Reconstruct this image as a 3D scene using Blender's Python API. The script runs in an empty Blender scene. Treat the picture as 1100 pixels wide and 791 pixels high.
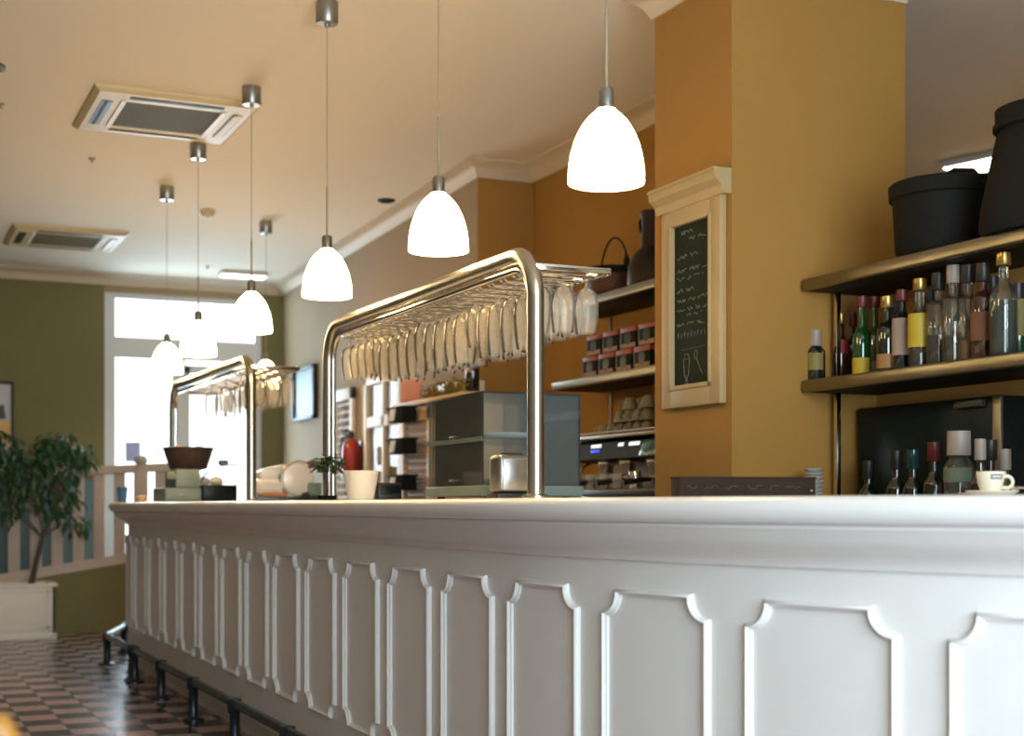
import bpy, bmesh, math, random
from math import sin, cos, pi, radians
from mathutils import Vector, Matrix
random.seed(7)
S = bpy.context.scene
C = S.collection
EYE = 1.10
CEIL = 3.20

# ------------------------------------------------------------------ camera, world, light, exposure
cam_d = bpy.data.cameras.new('camera')
cam = bpy.data.objects.new('camera', cam_d); C.objects.link(cam)
cam.location = (0, 0, EYE)
cam.rotation_euler = (radians(90), 0, radians(-24.7))
cam_d.sensor_fit = 'HORIZONTAL'; cam_d.sensor_width = 36.0
cam_d.lens = 36.0 * 1520 / 1100
cam_d.shift_y = (543 - 395.5) / 1100
cam_d.clip_start = 0.05
cam_d.dof.use_dof = True
cam_d.dof.focus_distance = 4.6
cam_d.dof.aperture_fstop = 2.8
S.camera = cam
S.view_settings.view_transform = 'Standard'
S.view_settings.look = 'None'
S.view_settings.gamma = 1.0
S.view_settings.use_curve_mapping = False
S.view_settings.exposure = 0.0
S.cycles.transparent_max_bounces = 48

LAMP_E = 24.0        # pendant glass emission
LAMP_COL = (1.0, 0.68, 0.32)
FAR_WIN = 180.0
BACK_WIN = 255.0

w = bpy.data.worlds.new('daylight'); S.world = w; w.use_nodes = True
bg = w.node_tree.nodes['Background']
bg.inputs[0].default_value = (0.86, 0.94, 1.0, 1); bg.inputs[1].default_value = 2.6


def area(name, loc, rot, sx, sy, power, col):
    d = bpy.data.lights.new(name, 'AREA'); d.shape = 'RECTANGLE'
    d.size = sx; d.size_y = sy; d.energy = power; d.color = col
    o = bpy.data.objects.new(name, d); C.objects.link(o)
    o.location = loc; o.rotation_euler = rot
    return o


# daylight through the street window at the end of the room and through the front windows behind the photographer
area('street_daylight', (2.75, 13.75, 1.9), (radians(-90), 0, 0), 1.6, 2.4, FAR_WIN, (0.66, 0.84, 1.0))
area('front_window_daylight', (1.2, -1.25, 1.6), (radians(90), 0, 0), 2.9, 2.1, BACK_WIN, (0.70, 0.87, 1.0))

# ------------------------------------------------------------------ materials
M = {}


def mat(name, col=(.8, .8, .8), rough=.5, metal=0., bump=0., bscale=60., var=0., vscale=6., spec=.5, emit=None, es=0., coat=0.):
    m = bpy.data.materials.new(name); m.use_nodes = True
    nt = m.node_tree; b = nt.nodes['Principled BSDF']
    b.inputs['Base Color'].default_value = (*col, 1)
    b.inputs['Roughness'].default_value = rough
    b.inputs['Metallic'].default_value = metal
    b.inputs['Specular IOR Level'].default_value = spec
    b.inputs['Coat Weight'].default_value = coat
    if emit:
        b.inputs['Emission Color'].default_value = (*emit, 1)
        b.inputs['Emission Strength'].default_value = es
    if bump or var:
        tc = nt.nodes.new('ShaderNodeTexCoord')
    if bump:
        n = nt.nodes.new('ShaderNodeTexNoise'); n.inputs['Scale'].default_value = bscale; n.inputs['Detail'].default_value = 4
        nt.links.new(tc.outputs['Object'], n.inputs['Vector'])
        bp = nt.nodes.new('ShaderNodeBump'); bp.inputs['Strength'].default_value = bump; bp.inputs['Distance'].default_value = .01
        nt.links.new(n.outputs['Fac'], bp.inputs['Height']); nt.links.new(bp.outputs['Normal'], b.inputs['Normal'])
    if var:
        n2 = nt.nodes.new('ShaderNodeTexNoise'); n2.inputs['Scale'].default_value = vscale; n2.inputs['Detail'].default_value = 5
        nt.links.new(tc.outputs['Object'], n2.inputs['Vector'])
        mx = nt.nodes.new('ShaderNodeMix'); mx.data_type = 'RGBA'
        mx.inputs[6].default_value = (*[c * (1 - var) for c in col], 1); mx.inputs[7].default_value = (*[min(1, c * (1 + var)) for c in col], 1)
        nt.links.new(n2.outputs['Fac'], mx.inputs[0]); nt.links.new(mx.outputs[2], b.inputs['Base Color'])
    M[name] = m
    return m


def thin_glass(name, tint=(1, 1, 1), body=0.0, bodycol=(.8, .9, .9), refl=1.0, rough=.03, trans=False, blend=.35):
    m = bpy.data.materials.new(name); m.use_nodes = True
    nt = m.node_tree; nt.nodes.clear()
    out = nt.nodes.new('ShaderNodeOutputMaterial')
    tr = nt.nodes.new('ShaderNodeBsdfTransparent'); tr.inputs[0].default_value = (*tint, 1)
    gl = nt.nodes.new('ShaderNodeBsdfGlossy'); gl.inputs['Roughness'].default_value = rough
    fr = nt.nodes.new('ShaderNodeLayerWeight'); fr.inputs['Blend'].default_value = blend
    mu = nt.nodes.new('ShaderNodeMath'); mu.operation = 'MULTIPLY'; mu.inputs[1].default_value = refl
    nt.links.new(fr.outputs['Fresnel'], mu.inputs[0])
    base = tr.outputs[0]
    if body:
        df = nt.nodes.new('ShaderNodeBsdfTranslucent' if trans else 'ShaderNodeBsdfDiffuse'); df.inputs[0].default_value = (*bodycol, 1)
        m0 = nt.nodes.new('ShaderNodeMixShader'); m0.inputs[0].default_value = body
        body_out = df.outputs[0]
        if trans:
            d2 = nt.nodes.new('ShaderNodeBsdfDiffuse'); d2.inputs[0].default_value = (*bodycol, 1)
            m1 = nt.nodes.new('ShaderNodeMixShader'); m1.inputs[0].default_value = .5
            nt.links.new(body_out, m1.inputs[1]); nt.links.new(d2.outputs[0], m1.inputs[2]); body_out = m1.outputs[0]
        nt.links.new(base, m0.inputs[1]); nt.links.new(body_out, m0.inputs[2]); base = m0.outputs[0]
    mx = nt.nodes.new('ShaderNodeMixShader')
    nt.links.new(mu.outputs[0], mx.inputs[0]); nt.links.new(base, mx.inputs[1]); nt.links.new(gl.outputs[0], mx.inputs[2])
    nt.links.new(mx.outputs[0], out.inputs[0])
    M[name] = m
    return m


mat('ceiling', (.80, .72, .59), .9, bump=.05, bscale=90)
mat('ochre', (.36, .185, .036), .85, bump=.08, bscale=70, var=.06, vscale=3)
mat('olive', (.20, .175, .075), .88, bump=.08, bscale=70, var=.06, vscale=3)
mat('tan_wall', (.36, .265, .16), .88, bump=.08, bscale=70, var=.05, vscale=3)
mat('teal_wain', (.14, .20, .20), .7, bump=.04)
mat('cream_trim', (.62, .52, .38), .6)
mat('white_paint', (.80, .78, .74), .38, bump=.03, bscale=40, var=.03, vscale=9)
mat('counter_top', (.82, .80, .77), .26, bump=.02, bscale=30, var=.03, vscale=12)
mat('white_wood', (.74, .71, .66), .5, bump=.03)
mat('fence_white', (.56, .46, .39), .55, bump=.03)
mat('window_frame', (.72, .74, .74), .5)
mat('steel', (.52, .50, .45), .27, 1.0, bump=.01, bscale=15)
mat('chrome', (.82, .80, .76), .1, 1.0)
mat('brushed', (.34, .33, .30), .38, 1.0)
mat('dark_steel', (.10, .11, .11), .35, .8)
mat('rail_iron', (.035, .05, .055), .28, .6)
mat('black', (.012, .013, .013), .45)
mat('gloss_black', (.006, .010, .010), .3, spec=.2)
mat('soft_black', (0.008, 0.008, 0.006), .8, spec=.2, bump=.2, bscale=50)
mat('old_copper', (.020, .012, .008), .5, .35, bump=.15, bscale=40, var=.4, vscale=8)
mat('old_iron', (0.006, 0.006, 0.005), .7, spec=.2, bump=.15, bscale=40)
mat('bucket_rust', (.085, .03, .013), .55, .3, bump=.15, bscale=40, var=.4, vscale=10)
mat('ac_white', (.62, .50, .28), .5)
mat('ac_bright', (.82, .76, .66), .5)
mat('ac_grille', (.13, .11, .04), .6)
mat('shelf_metal', (.27, .25, .19), .33, 1.0, bump=.01)
mat('shelf_dark', (.012, .012, .009), .6, spec=.2)
mat('dark_wood', (.030, .019, .012), .75, spec=.15, bump=.1, bscale=30, var=.3, vscale=12)
mat('letters', (.075, .055, .03), .5)
mat('yellow_wood', (.56, .36, .15), .5, bump=.06, bscale=20, var=.15, vscale=5)
mat('orange_wood', (.34, .15, .02), .4, bump=.05, var=.15)
mat('cream_ceramic', (.80, .72, .58), .3)
mat('grey_ceramic', (.50, .50, .49), .25)
mat('logo_grey', (.14, .18, .17), .4)
mat('leaf_ficus', (.035, .10, .035), .4, var=.55, vscale=14)
mat('leaf_small', (.018, .045, .018), .45, var=.5, vscale=30)
mat('leaf_yellow', (.30, .22, .03), .6, var=.5, vscale=30)
mat('bark', (.075, .06, .035), .8, bump=.3, bscale=40)
mat('soil', (.03, .02, .014), .95, bump=.5, bscale=40)
mat('red_tin', (.32, .028, .018), .4)
mat('ext_red', (.30, .022, .022), .3)
mat('carton_red', (.30, .045, .018), .45, var=.25, vscale=25)
mat('carton_dark', (.010, .011, .009), .7, spec=.12)
mat('carton_amber', (.25, .10, .02), .5, var=.5, vscale=60)
mat('paper_pink', (.70, .30, .24), .8, var=.15, vscale=20)
mat('paper_white', (.80, .80, .78), .8)
mat('paper_lavender', (.46, .48, .78), .8)
mat('cup_stack', (.16, .145, .085), .35, var=.15, vscale=20)
mat('register_grey', (.17, .225, .21), .45)
mat('register_dark', (.10, .14, .13), .4)
mat('wicker', (.045, .025, .018), .8, bump=.8, bscale=70, var=.4, vscale=40)
mat('orange_fruit', (.75, .22, .06), .5)
mat('white_enamel', (.80, .78, .76), .22, coat=.4)
mat('orange_tape', (.62, .25, .08), .45)
mat('blue_plastic', (.06, .16, .30), .4)
mat('knob_red', (.35, .03, .04), .35)
mat('board_green', (.012, .019, .013), .7, spec=.2, bump=.03)
mat('board_frame', (.43, .315, .15), .55)
mat('chalk', (.17, .18, .125), .95)
mat('machine_dark', (.004, .013, .013), .35, spec=.15)
mat('machine_teal', (.015, .07, .07), .2, .2)
mat('screen_white', (.8, .85, .85), .4, emit=(.85, .95, 1), es=.8)
mat('screen_blue', (.02, .05, .6), .4, emit=(.05, .1, 1.), es=.9)
mat('cord', (.32, .25, .15), .6)
mat('lamp_white', (1, 1, 1), .4, emit=(.92, .95, 1.0), es=7)
mat('photo_sky', (.55, .56, .58), .5)
mat('photo_dark', (.05, .045, .05), .5, var=.5, vscale=9)
mat('photo_gold', (.75, .45, .12), .5, var=.3, vscale=14)
mat('photo_snow', (.62, .64, .66), .5)
mat('print_blue', (.30, .40, .42), .5, var=.35, vscale=5)
mat('smoke_det', (.60, .48, .30), .5)
mat('teal_can', (.05, .13, .13), .35)
# bottle glass and labels
mat('glass_dark', (.010, .012, .008), .08, spec=.6, coat=.5)
mat('glass_brown', (.045, .016, .008), .08, spec=.6, coat=.5)
mat('glass_green', (0.008, 0.05, 0.014), .08, spec=.6, coat=.5)
mat('glass_olive', (.05, .075, .015), .08, spec=.6, coat=.5)
mat('liquor_teal', (.012, .05, .05), .1, coat=.5)
mat('liquor_dark', (.015, .012, .01), .1, coat=.5)
mat('liquor_amber', (.22, .09, .02), .1, coat=.5)
mat('lab_olive', (0.19, 0.15, 0.03), .6)
mat('lab_yellow', (0.42, 0.31, 0.015), .55)
mat('lab_cream', (0.3, 0.22, 0.175), .6)
mat('lab_orange', (0.28, 0.14, 0.04), .6)
mat('lab_green', (0.11, 0.14, 0.09), .6)
mat('lab_red', (.28, .03, .025), .5)
mat('lab_brown', (0.13, 0.05, 0.018), .6)
mat('cap_black', (.015, .015, .014), .4)
mat('cap_red', (0.12, 0.012, 0.012), .4)
mat('cap_white', (0.3, 0.25, 0.21), .45)
mat('cap_gold', (0.4, 0.26, 0.08), .3, .8)
thin_glass('wine_glass', (.985, .975, .95), .20, (1, .95, .84), 1.0, rough=.1, trans=True, blend=.22)
thin_glass('pane', (.96, .98, .98), 0, refl=.5)
thin_glass('door_pane', (.9, .88, .84), 0, refl=.12)
thin_glass('case_glass', (.92, .96, .95), .055, (.78, .84, .84), 1.0, blend=.16)
thin_glass('bottle_clear', (.88, .88, .82), .05, (.7, .66, .55), .9)
thin_glass('cover_clear', (.9, .95, .95), .12, (.8, .86, .88), .9)


def lamp_mat():
    m = bpy.data.materials.new('lamp_glass'); m.use_nodes = True
    b = m.node_tree.nodes['Principled BSDF']
    b.inputs['Base Color'].default_value = (.9, .86, .78, 1)
    b.inputs['Emission Color'].default_value = (*LAMP_COL, 1)
    b.inputs['Emission Strength'].default_value = LAMP_E
    M['lamp_glass'] = m


lamp_mat()


def tile_mat():
    m = bpy.data.materials.new('floor_tiles'); m.use_nodes = True
    nt = m.node_tree; b = nt.nodes['Principled BSDF']
    tc = nt.nodes.new('ShaderNodeTexCoord')
    ch = nt.nodes.new('ShaderNodeTexChecker'); T = .185
    ch.inputs['Scale'].default_value = 1 / T
    ch.inputs['Color1'].default_value = (.54, .37, .35, 1); ch.inputs['Color2'].default_value = (.060, .042, .045, 1)
    nt.links.new(tc.outputs['Object'], ch.inputs['Vector'])
    br = nt.nodes.new('ShaderNodeTexBrick'); br.offset = 0; br.squash = 1
    br.inputs['Scale'].default_value = 1; br.inputs['Brick Width'].default_value = T; br.inputs['Row Height'].default_value = T
    br.inputs['Mortar Size'].default_value = .003; br.inputs['Mortar Smooth'].default_value = .2
    nt.links.new(tc.outputs['Object'], br.inputs['Vector'])
    no = nt.nodes.new('ShaderNodeTexNoise'); no.inputs['Scale'].default_value = 3
    nt.links.new(tc.outputs['Object'], no.inputs['Vector'])
    hs = nt.nodes.new('ShaderNodeMix'); hs.data_type = 'RGBA'; hs.blend_type = 'MULTIPLY'; hs.inputs[0].default_value = .35
    nt.links.new(ch.outputs['Color'], hs.inputs[6]); nt.links.new(no.outputs['Fac'], hs.inputs[7])
    mx = nt.nodes.new('ShaderNodeMix'); mx.data_type = 'RGBA'
    nt.links.new(br.outputs['Fac'], mx.inputs[0]); nt.links.new(hs.outputs[2], mx.inputs[6]); mx.inputs[7].default_value = (.07, .055, .05, 1)
    nt.links.new(mx.outputs[2], b.inputs['Base Color'])
    b.inputs['Roughness'].default_value = .24; b.inputs['Specular IOR Level'].default_value = .55
    bp = nt.nodes.new('ShaderNodeBump'); bp.inputs['Strength'].default_value = .25; bp.inputs['Distance'].default_value = .004; bp.invert = True
    nt.links.new(br.outputs['Fac'], bp.inputs['Height']); nt.links.new(bp.outputs['Normal'], b.inputs['Normal'])
    M['floor_tiles'] = m


tile_mat()


# ------------------------------------------------------------------ mesh helpers
class MB:
    def __init__(s): s.bm = bmesh.new()

    def box(s, x0, x1, y0, y1, z0, z1, bev=0., seg=2):
        r = bmesh.ops.create_cube(s.bm, size=1)
        vs = r['verts']
        for v in vs:
            v.co = Vector((x0 + (v.co.x + .5) * (x1 - x0), y0 + (v.co.y + .5) * (y1 - y0), z0 + (v.co.z + .5) * (z1 - z0)))
        if bev:
            es = list({e for v in vs for e in v.link_edges})
            bmesh.ops.bevel(s.bm, geom=es, offset=bev, segments=seg, affect='EDGES', profile=.5)
        return s

    def obox(s, c, rz, sx, sy, sz, bev=0., rx=0., ry=0.):
        before = set(s.bm.verts)
        s.box(-sx / 2, sx / 2, -sy / 2, sy / 2, -sz / 2, sz / 2, bev)
        new = [v for v in s.bm.verts if v not in before]
        mt = Matrix.Translation(c) @ Matrix.Rotation(rz, 4, 'Z') @ Matrix.Rotation(ry, 4, 'Y') @ Matrix.Rotation(rx, 4, 'X')
        for v in new: v.co = mt @ v.co
        return s

    def lathe(s, prof, n=24, c=(0, 0, 0), a0=0., a1=2 * pi, cap=False, axis='Z'):
        full = abs(a1 - a0 - 2 * pi) < 1e-6
        cnt = n if full else n + 1
        rings = []
        for (r, z) in prof:
            ring = []
            for i in range(cnt):
                a = a0 + (a1 - a0) * i / n
                p = Vector((r * cos(a), r * sin(a), z))
                if axis == 'X': p = Vector((p.z, p.x, p.y))
                if axis == 'Y': p = Vector((p.x, p.z, p.y))
                ring.append(s.bm.verts.new(p + Vector(c)))
            rings.append(ring)
        for A, B in zip(rings, rings[1:]):
            for i in range(n):
                j = (i + 1) % cnt
                s.bm.faces.new((A[i], A[j], B[j], B[i]))
        if cap and full:
            for ring in (rings[0], rings[-1]):
                s.bm.faces.new(ring)
        return s

    def tube(s, pts, r, n=8, closed=False, cap=True, radii=None):
        pts = [Vector(p) for p in pts]
        m = len(pts); rings = []
        up = None
        for i, p in enumerate(pts):
            if closed: t = (pts[(i + 1) % m] - pts[i - 1])
            else: t = pts[min(i + 1, m - 1)] - pts[max(i - 1, 0)]
            t.normalize()
            if up is None:
                a = Vector((0, 0, 1)) if abs(t.z) < .9 else Vector((1, 0, 0))
                u = t.cross(a).normalized()
            else:
                u = (up - t * up.dot(t)).normalized()
            up = u; v = t.cross(u)
            rr = radii[i] if radii else r
            rings.append([s.bm.verts.new(p + (u * cos(2 * pi * k / n) + v * sin(2 * pi * k / n)) * rr) for k in range(n)])
        seq = list(zip(rings, rings[1:])) + ([(rings[-1], rings[0])] if closed else [])
        for A, B in seq:
            for k in range(n): s.bm.faces.new((A[k], A[(k + 1) % n], B[(k + 1) % n], B[k]))
        if cap and not closed:
            s.bm.faces.new(rings[0]); s.bm.faces.new(rings[-1])
        return s

    def prism(s, poly, z0, z1):
        A = [s.bm.verts.new((x, y, z0)) for x, y in poly]; B = [s.bm.verts.new((x, y, z1)) for x, y in poly]
        n = len(poly)
        for i in range(n): s.bm.faces.new((A[i], A[(i + 1) % n], B[(i + 1) % n], B[i]))
        s.bm.faces.new(A); s.bm.faces.new(B)
        return s

    def extr(s, prof, frames, closed=True, capends=True):
        """prof: (o,z) loop; frames: list of (x,y,nx,ny): point = p + n*o"""
        rings = [[s.bm.verts.new((x + nx * o, y + ny * o, z)) for (o, z) in prof] for (x, y, nx, ny) in frames]
        k = len(prof)
        for A, B in zip(rings, rings[1:]):
            for i in range(k if closed else k - 1):
                s.bm.faces.new((A[i], A[(i + 1) % k], B[(i + 1) % k], B[i]))
        if closed and capends:
            s.bm.faces.new(rings[0]); s.bm.faces.new(rings[-1])
        return s

    def quad(s, a, b, c, d):
        s.bm.faces.new([s.bm.verts.new(p) for p in (a, b, c, d)]); return s

    def xf(s, mt):
        for v in s.bm.verts: v.co = mt @ v.co
        return s

    def build(s, name, m, parent=None, smooth=40, **kw):
        bmesh.ops.recalc_face_normals(s.bm, faces=s.bm.faces)
        q, mt = parent, Matrix.Identity(4)
        while q is not None and not kw.get('local'):
            mt = Matrix.Translation(q.location) @ mt; q = q.parent
        inv = mt.inverted()
        for v in s.bm.verts: v.co = inv @ v.co
        me = bpy.data.meshes.new(name); s.bm.to_mesh(me); s.bm.free()
        me.materials.append(M[m] if isinstance(m, str) else m)
        if smooth:
            for p in me.polygons: p.use_smooth = True
            try: me.set_sharp_from_angle(angle=radians(smooth))
            except Exception: pass
        o = bpy.data.objects.new(name, me); C.objects.link(o)
        if parent is not None: o.parent = parent
        return o


def tag(o, label, cat, group=None, kind=None):
    o['label'] = label; o['category'] = cat
    if group: o['group'] = group
    if kind: o['kind'] = kind
    return o


def thing(name, label, cat, loc, group=None, rz=0.):
    o = bpy.data.objects.new(name, None); C.objects.link(o)
    o.location = loc; o.rotation_euler = (0, 0, rz); o.empty_display_size = .05
    return tag(o, label, cat, group)


def struct(o):
    o['kind'] = 'structure'; return o


def dup(o, loc, label=None, rz=None, scale=None):
    r = o.copy(); C.objects.link(r); r.location = loc
    if rz is not None: r.rotation_euler = (0, 0, rz)
    if scale: r.scale = scale
    if label: r['label'] = label
    for ch in list(o.children):
        c = ch.copy(); C.objects.link(c); c.parent = r
        for g in list(ch.children):
            d = g.copy(); C.objects.link(d); d.parent = c
    return r


def arc(cx, cy, r, a0, a1, n):
    return [(cx + r * cos(a0 + (a1 - a0) * i / n), cy + r * sin(a0 + (a1 - a0) * i / n)) for i in range(n + 1)]


# ------------------------------------------------------------------ the room
YF = 13.2
b = MB(); b.box(-3, 9, -1.5, 15, -.1, 0); struct(b.build('floor', 'floor_tiles'))
b = MB(); b.box(-3.2, 9.2, -1.5, YF + .2, CEIL, CEIL + .1); struct(b.build('ceiling', 'ceiling'))
WX0, WX1 = 2.005, 3.46          # the street window opening in the end wall
b = MB(); b.box(-3.1, WX0, YF, YF + .2, 0, CEIL)
struct(b.build('wall_far', 'olive'))
b = MB(); b.box(WX1, 9.1, YF, YF + .2, 0, CEIL); struct(b.build('wall_far_right', 'olive'))
b = MB(); b.box(WX0, WX1, YF, YF + .2, 3.045, CEIL); struct(b.build('wall_far_top', 'tan_wall'))
b = MB(); b.box(-3.2, -3, -1.5, YF, 0, CEIL); struct(b.build('wall_left', 'tan_wall'))
b = MB(); b.box(4.7, 4.8, -1.3, 4.3, 0, CEIL); struct(b.build('wall_light_block', 'tan_wall'))  # unseen wall added to keep the front window daylight out of the back room
b = MB(); b.box(9, 9.2, -1.5, YF, 0, CEIL); struct(b.build('wall_right', 'tan_wall'))
b = MB()   # the front wall behind the photographer, with a wide window opening
b.box(-3, -.3, -1.5, -1.3, 0, CEIL); b.box(2.7, 9, -1.5, -1.3, 0, CEIL); b.box(-.3, 2.7, -1.5, -1.3, 0, .5); b.box(-.3, 2.7, -1.5, -1.3, 2.7, CEIL)
struct(b.build('wall_front', 'tan_wall'))
b = MB()
for x in (-.27, .7, 1.7, 2.67): b.box(x - .03, x + .03, -1.45, -1.38, .5, 2.7)
b.box(-.24, 2.64, -1.449, -1.381, .5, .56); b.box(-.24, 2.64, -1.449, -1.381, 2.64, 2.7)
wf = struct(b.build('window_2', 'window_frame'))
b = MB(); b.box(-.24, 2.64, -1.418, -1.412, .56, 2.64); b.build('pane', 'pane', wf)

# bar-side walls
w1 = [(3.42, 7.95), (3.66, YF)]
b = MB(); b.prism([(3.42, 7.95), (3.66, YF), (4.2, YF), (4.2, 7.95)], 0, CEIL); struct(b.build('wall_bar', 'tan_wall'))
b = MB(); b.box(3.421, 4.0, 7.93, 7.949, 0, CEIL); struct(b.build('wall_return', 'ochre'))
b = MB(); b.box(3.79, 3.95, 5.02, 7.93, 0, CEIL); struct(b.build('wall_back_bar', 'ochre'))
PX, PY0, PY1, PXR = 2.965, 4.475, 5.04, 3.785
b = MB(); b.box(PX, PXR, PY0, PY1, 0, CEIL); struct(b.build('wall_pillar', 'ochre'))
b = MB(); b.box(3.645, 3.78, 1.6, PY0 - .002, 0, 1.945); struct(b.build('wall_partition', 'ochre'))


def cornice(name, pts, flip=1):
    prof = [(0, CEIL - .10), (.012, CEIL - .10), (.02, CEIL - .085), (.035, CEIL - .055), (.065, CEIL - .03), (.085, CEIL - .02), (.10, CEIL - .012), (.10, CEIL), (0, CEIL)]
    frames = []
    n = len(pts)
    for i, p in enumerate(pts):
        ds = []
        if i > 0: ds.append((Vector(p) - Vector(pts[i - 1])).normalized())
        if i < n - 1: ds.append((Vector(pts[i + 1]) - Vector(p)).normalized())
        ns = [Vector((-d.y, d.x)) * flip for d in ds]
        nv = sum(ns, Vector((0, 0)));
        nv = nv.normalized(); nv = nv / max(.3, nv.dot(ns[0]))
        frames.append((p[0], p[1], nv.x, nv.y))
    b = MB(); b.extr(prof, frames); return struct(b.build(name, 'cream_trim'))


cornice('trim_1', [(-3, YF), (3.655, YF), (3.42, 7.93), (3.79, 7.93), (3.79, 5.04), (2.965, 5.04), (2.965, 4.475), (3.785, 4.475)], -1)
b = MB(); b.box(-3, 2.0, YF - .03, YF - .001, 0, 1.28); b.box(3.47, 3.6, YF - .03, YF - .001, 0, 1.28); b.box(-3, 2.0, YF - .045, YF, 1.28, 1.32)
struct(b.build('trim_2', 'teal_wain'))

# street window and glazed door
wd = struct(MB().box(WX0, WX0 + .10, YF + .04, YF + .12, 0, 3.045).box(WX1 - .06, WX1, YF + .04, YF + .12, 0, 3.045)
            .box(WX0 + .1, WX1 - .06, YF + .045, YF + .115, 2.99, 3.045).box(WX0 + .1, WX1 - .06, YF + .045, YF + .115, 2.45, 2.64)
            .box(2.62, 2.74, YF + .04, YF + .12, .25, 2.45).box(WX0 + .1, WX1 - .06, YF + .045, YF + .115, 0, .25).build('window_1', 'window_frame'))
MB().box(WX0 + .1, WX1 - .06, YF + .075, YF + .081, 2.64, 2.99).box(WX0 + .1, 2.62, YF + .075, YF + .081, .25, 2.45).box(2.74, WX1 - .06, YF + .075, YF + .081, .25, 2.45).build('pane', 'pane', wd)
MB().box(2.74, 2.78, YF + .03, YF + .07, .0, 2.4).box(3.36, 3.40, YF + .03, YF + .07, .0, 2.4).box(2.74, 3.4, YF + .03, YF + .07, 2.33, 2.4).build('door_leaf', 'window_frame', wd)

# ------------------------------------------------------------------ the bar counter
Y0A, RA = 3.6, 4.0        # near bend
Y1A, RB = 9.75, 1.2       # far bend
FX = 1.65


def path(t):
    """arc length from the start of the near bend, growing away from the camera along +Y; returns x,y,nx,ny (outward)"""
    if t < 0:
        a = -t / RA
        return FX + RA * (1 - cos(a)), Y0A - RA * sin(a), -cos(a), -sin(a)
    L = Y1A - Y0A
    if t <= L: return FX, Y0A + t, -1., 0.
    a = (t - L) / RB
    return FX + RB * (1 - cos(a)), Y1A + RB * sin(a), -cos(a), sin(a)


T0, T1 = -4.6, (Y1A - Y0A) + RB * pi / 2
ts = [T0 + i * .1 for i in range(46)] + [0.] + [i * .4 for i in range(1, 16)] + [Y1A - Y0A + RB * pi / 2 * i / 14 for i in range(15)]
ts = sorted(set(round(t, 4) for t in ts))
fr = [path(t) for t in ts]
counter = thing('bar_counter', 'long white panelled bar counter curving towards the viewer, with moulded white top', 'bar counter', (FX, 6, 0))
MB().extr([(-.10, .11), (-.01, .11), (0, .12), (0, 1.0), (-.10, 1.0)], fr).build('front', 'white_paint', counter)
MB().extr([(-.16, 0), (-.045, 0), (-.045, .115), (-.16, .115)], fr).build('plinth', 'white_paint', counter)
MB().extr([(-.0, .905 + .06), (.012, .968), (.018, .985), (.035, .998), (.062, 1.012), (.085, 1.03), (.092, 1.045), (.10, 1.052), (.10, 1.06), (-.0, 1.06)], fr).build('cornice_moulding', 'white_paint', counter)
MB().extr([(.09, 1.06), (.112, 1.062), (.122, 1.07), (.128, 1.085), (.127, 1.10), (.118, 1.113), (.10, 1.119), (-.86, 1.12), (-.88, 1.112), (-.88, 1.06)], fr).build('countertop', 'counter_top', counter)
MB().extr([(-.86, 0), (-.83, 0), (-.83, 1.06), (-.86, 1.06)], fr).build('back_panel', 'white_wood', counter)
MB().extr([(-.012, .10), (.006, .10), (.012, .115), (.006, .14), (-.012, .14)], fr).build('base_moulding', 'white_paint', counter)

PW, PP = .37, .495
TF0 = 5.072 - Y0A      # far edge of one panel of the straight run
ZB, ZT, NR = .285, .889, .055


def panel(tfar, far=True):
    """scallop-cornered moulding: outline in (t,z)"""
    a, bb = tfar - PW, tfar
    out = []

    def ar(cx, cz, s, e):
        return [(cx + NR * cos(s + (e - s) * i / 6), cz + NR * sin(s + (e - s) * i / 6)) for i in range(7)]
    o = []
    o += ar(a, ZB, 0, pi / 2)[::-1][::-1]      # from (a+NR,ZB) to (a,ZB+NR)
    o += ar(a, ZT, -pi / 2, 0)                  # (a,ZT-NR) -> (a+NR,ZT)
    top = [(a + NR + (PW - 2 * NR) * i / 4, ZT) for i in range(1, 4)]
    o += top
    o += ar(bb, ZT, pi, 3 * pi / 2)             # (b-NR,ZT)->(b,ZT-NR)
    o += ar(bb, ZB, pi / 2, pi)                 # (b,ZB+NR)->(b-NR,ZB)
    o += [(bb - NR - (PW - 2 * NR) * i / 4, ZB) for i in range(1, 4)]
    b = MB()
    n = len(o)
    W = .0085
    prof = [(-W, -.002), (-W * .8, .006), (-W * .35, .014), (0, .016), (W * .4, .012), (W * .65, .007), (W, .006), (W * 1.05, -.002)]
    rings = []
    cx, cz = (a + bb) / 2, (ZB + ZT) / 2
    for i in range(n):
        p = Vector(o[i]); q0 = Vector(o[i - 1]); q1 = Vector(o[(i + 1) % n])
        d0 = (p - q0).normalized() if (p - q0).length > 1e-6 else None
        d1 = (q1 - p).normalized() if (q1 - p).length > 1e-6 else None
        d0 = d0 or d1; d1 = d1 or d0
        n0 = Vector((d0.y, -d0.x)); n1 = Vector((d1.y, -d1.x))
        nn = (n0 + n1).normalized(); sc = 1 / max(.6, nn.dot(n0))
        ring = []
        for (u, h) in prof:
            q = p + nn * u * sc
            x, y, nx, ny = path(q.x)
            ring.append(b.bm.verts.new((x + nx * h, y + ny * h, q.y)))
        rings.append(ring)
    for i in range(n):
        A, B = rings[i], rings[(i + 1) % n]
        for k in range(len(prof) - 1): b.bm.faces.new((A[k], A[k + 1], B[k + 1], B[k]))
    b.build('panel_moulding', 'white_paint', counter, smooth=50)


for k in range(-8, 16):
    tf = TF0 + k * PP
    if tf - PW > -2.6 and tf < T1 - .1: panel(tf)

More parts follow.
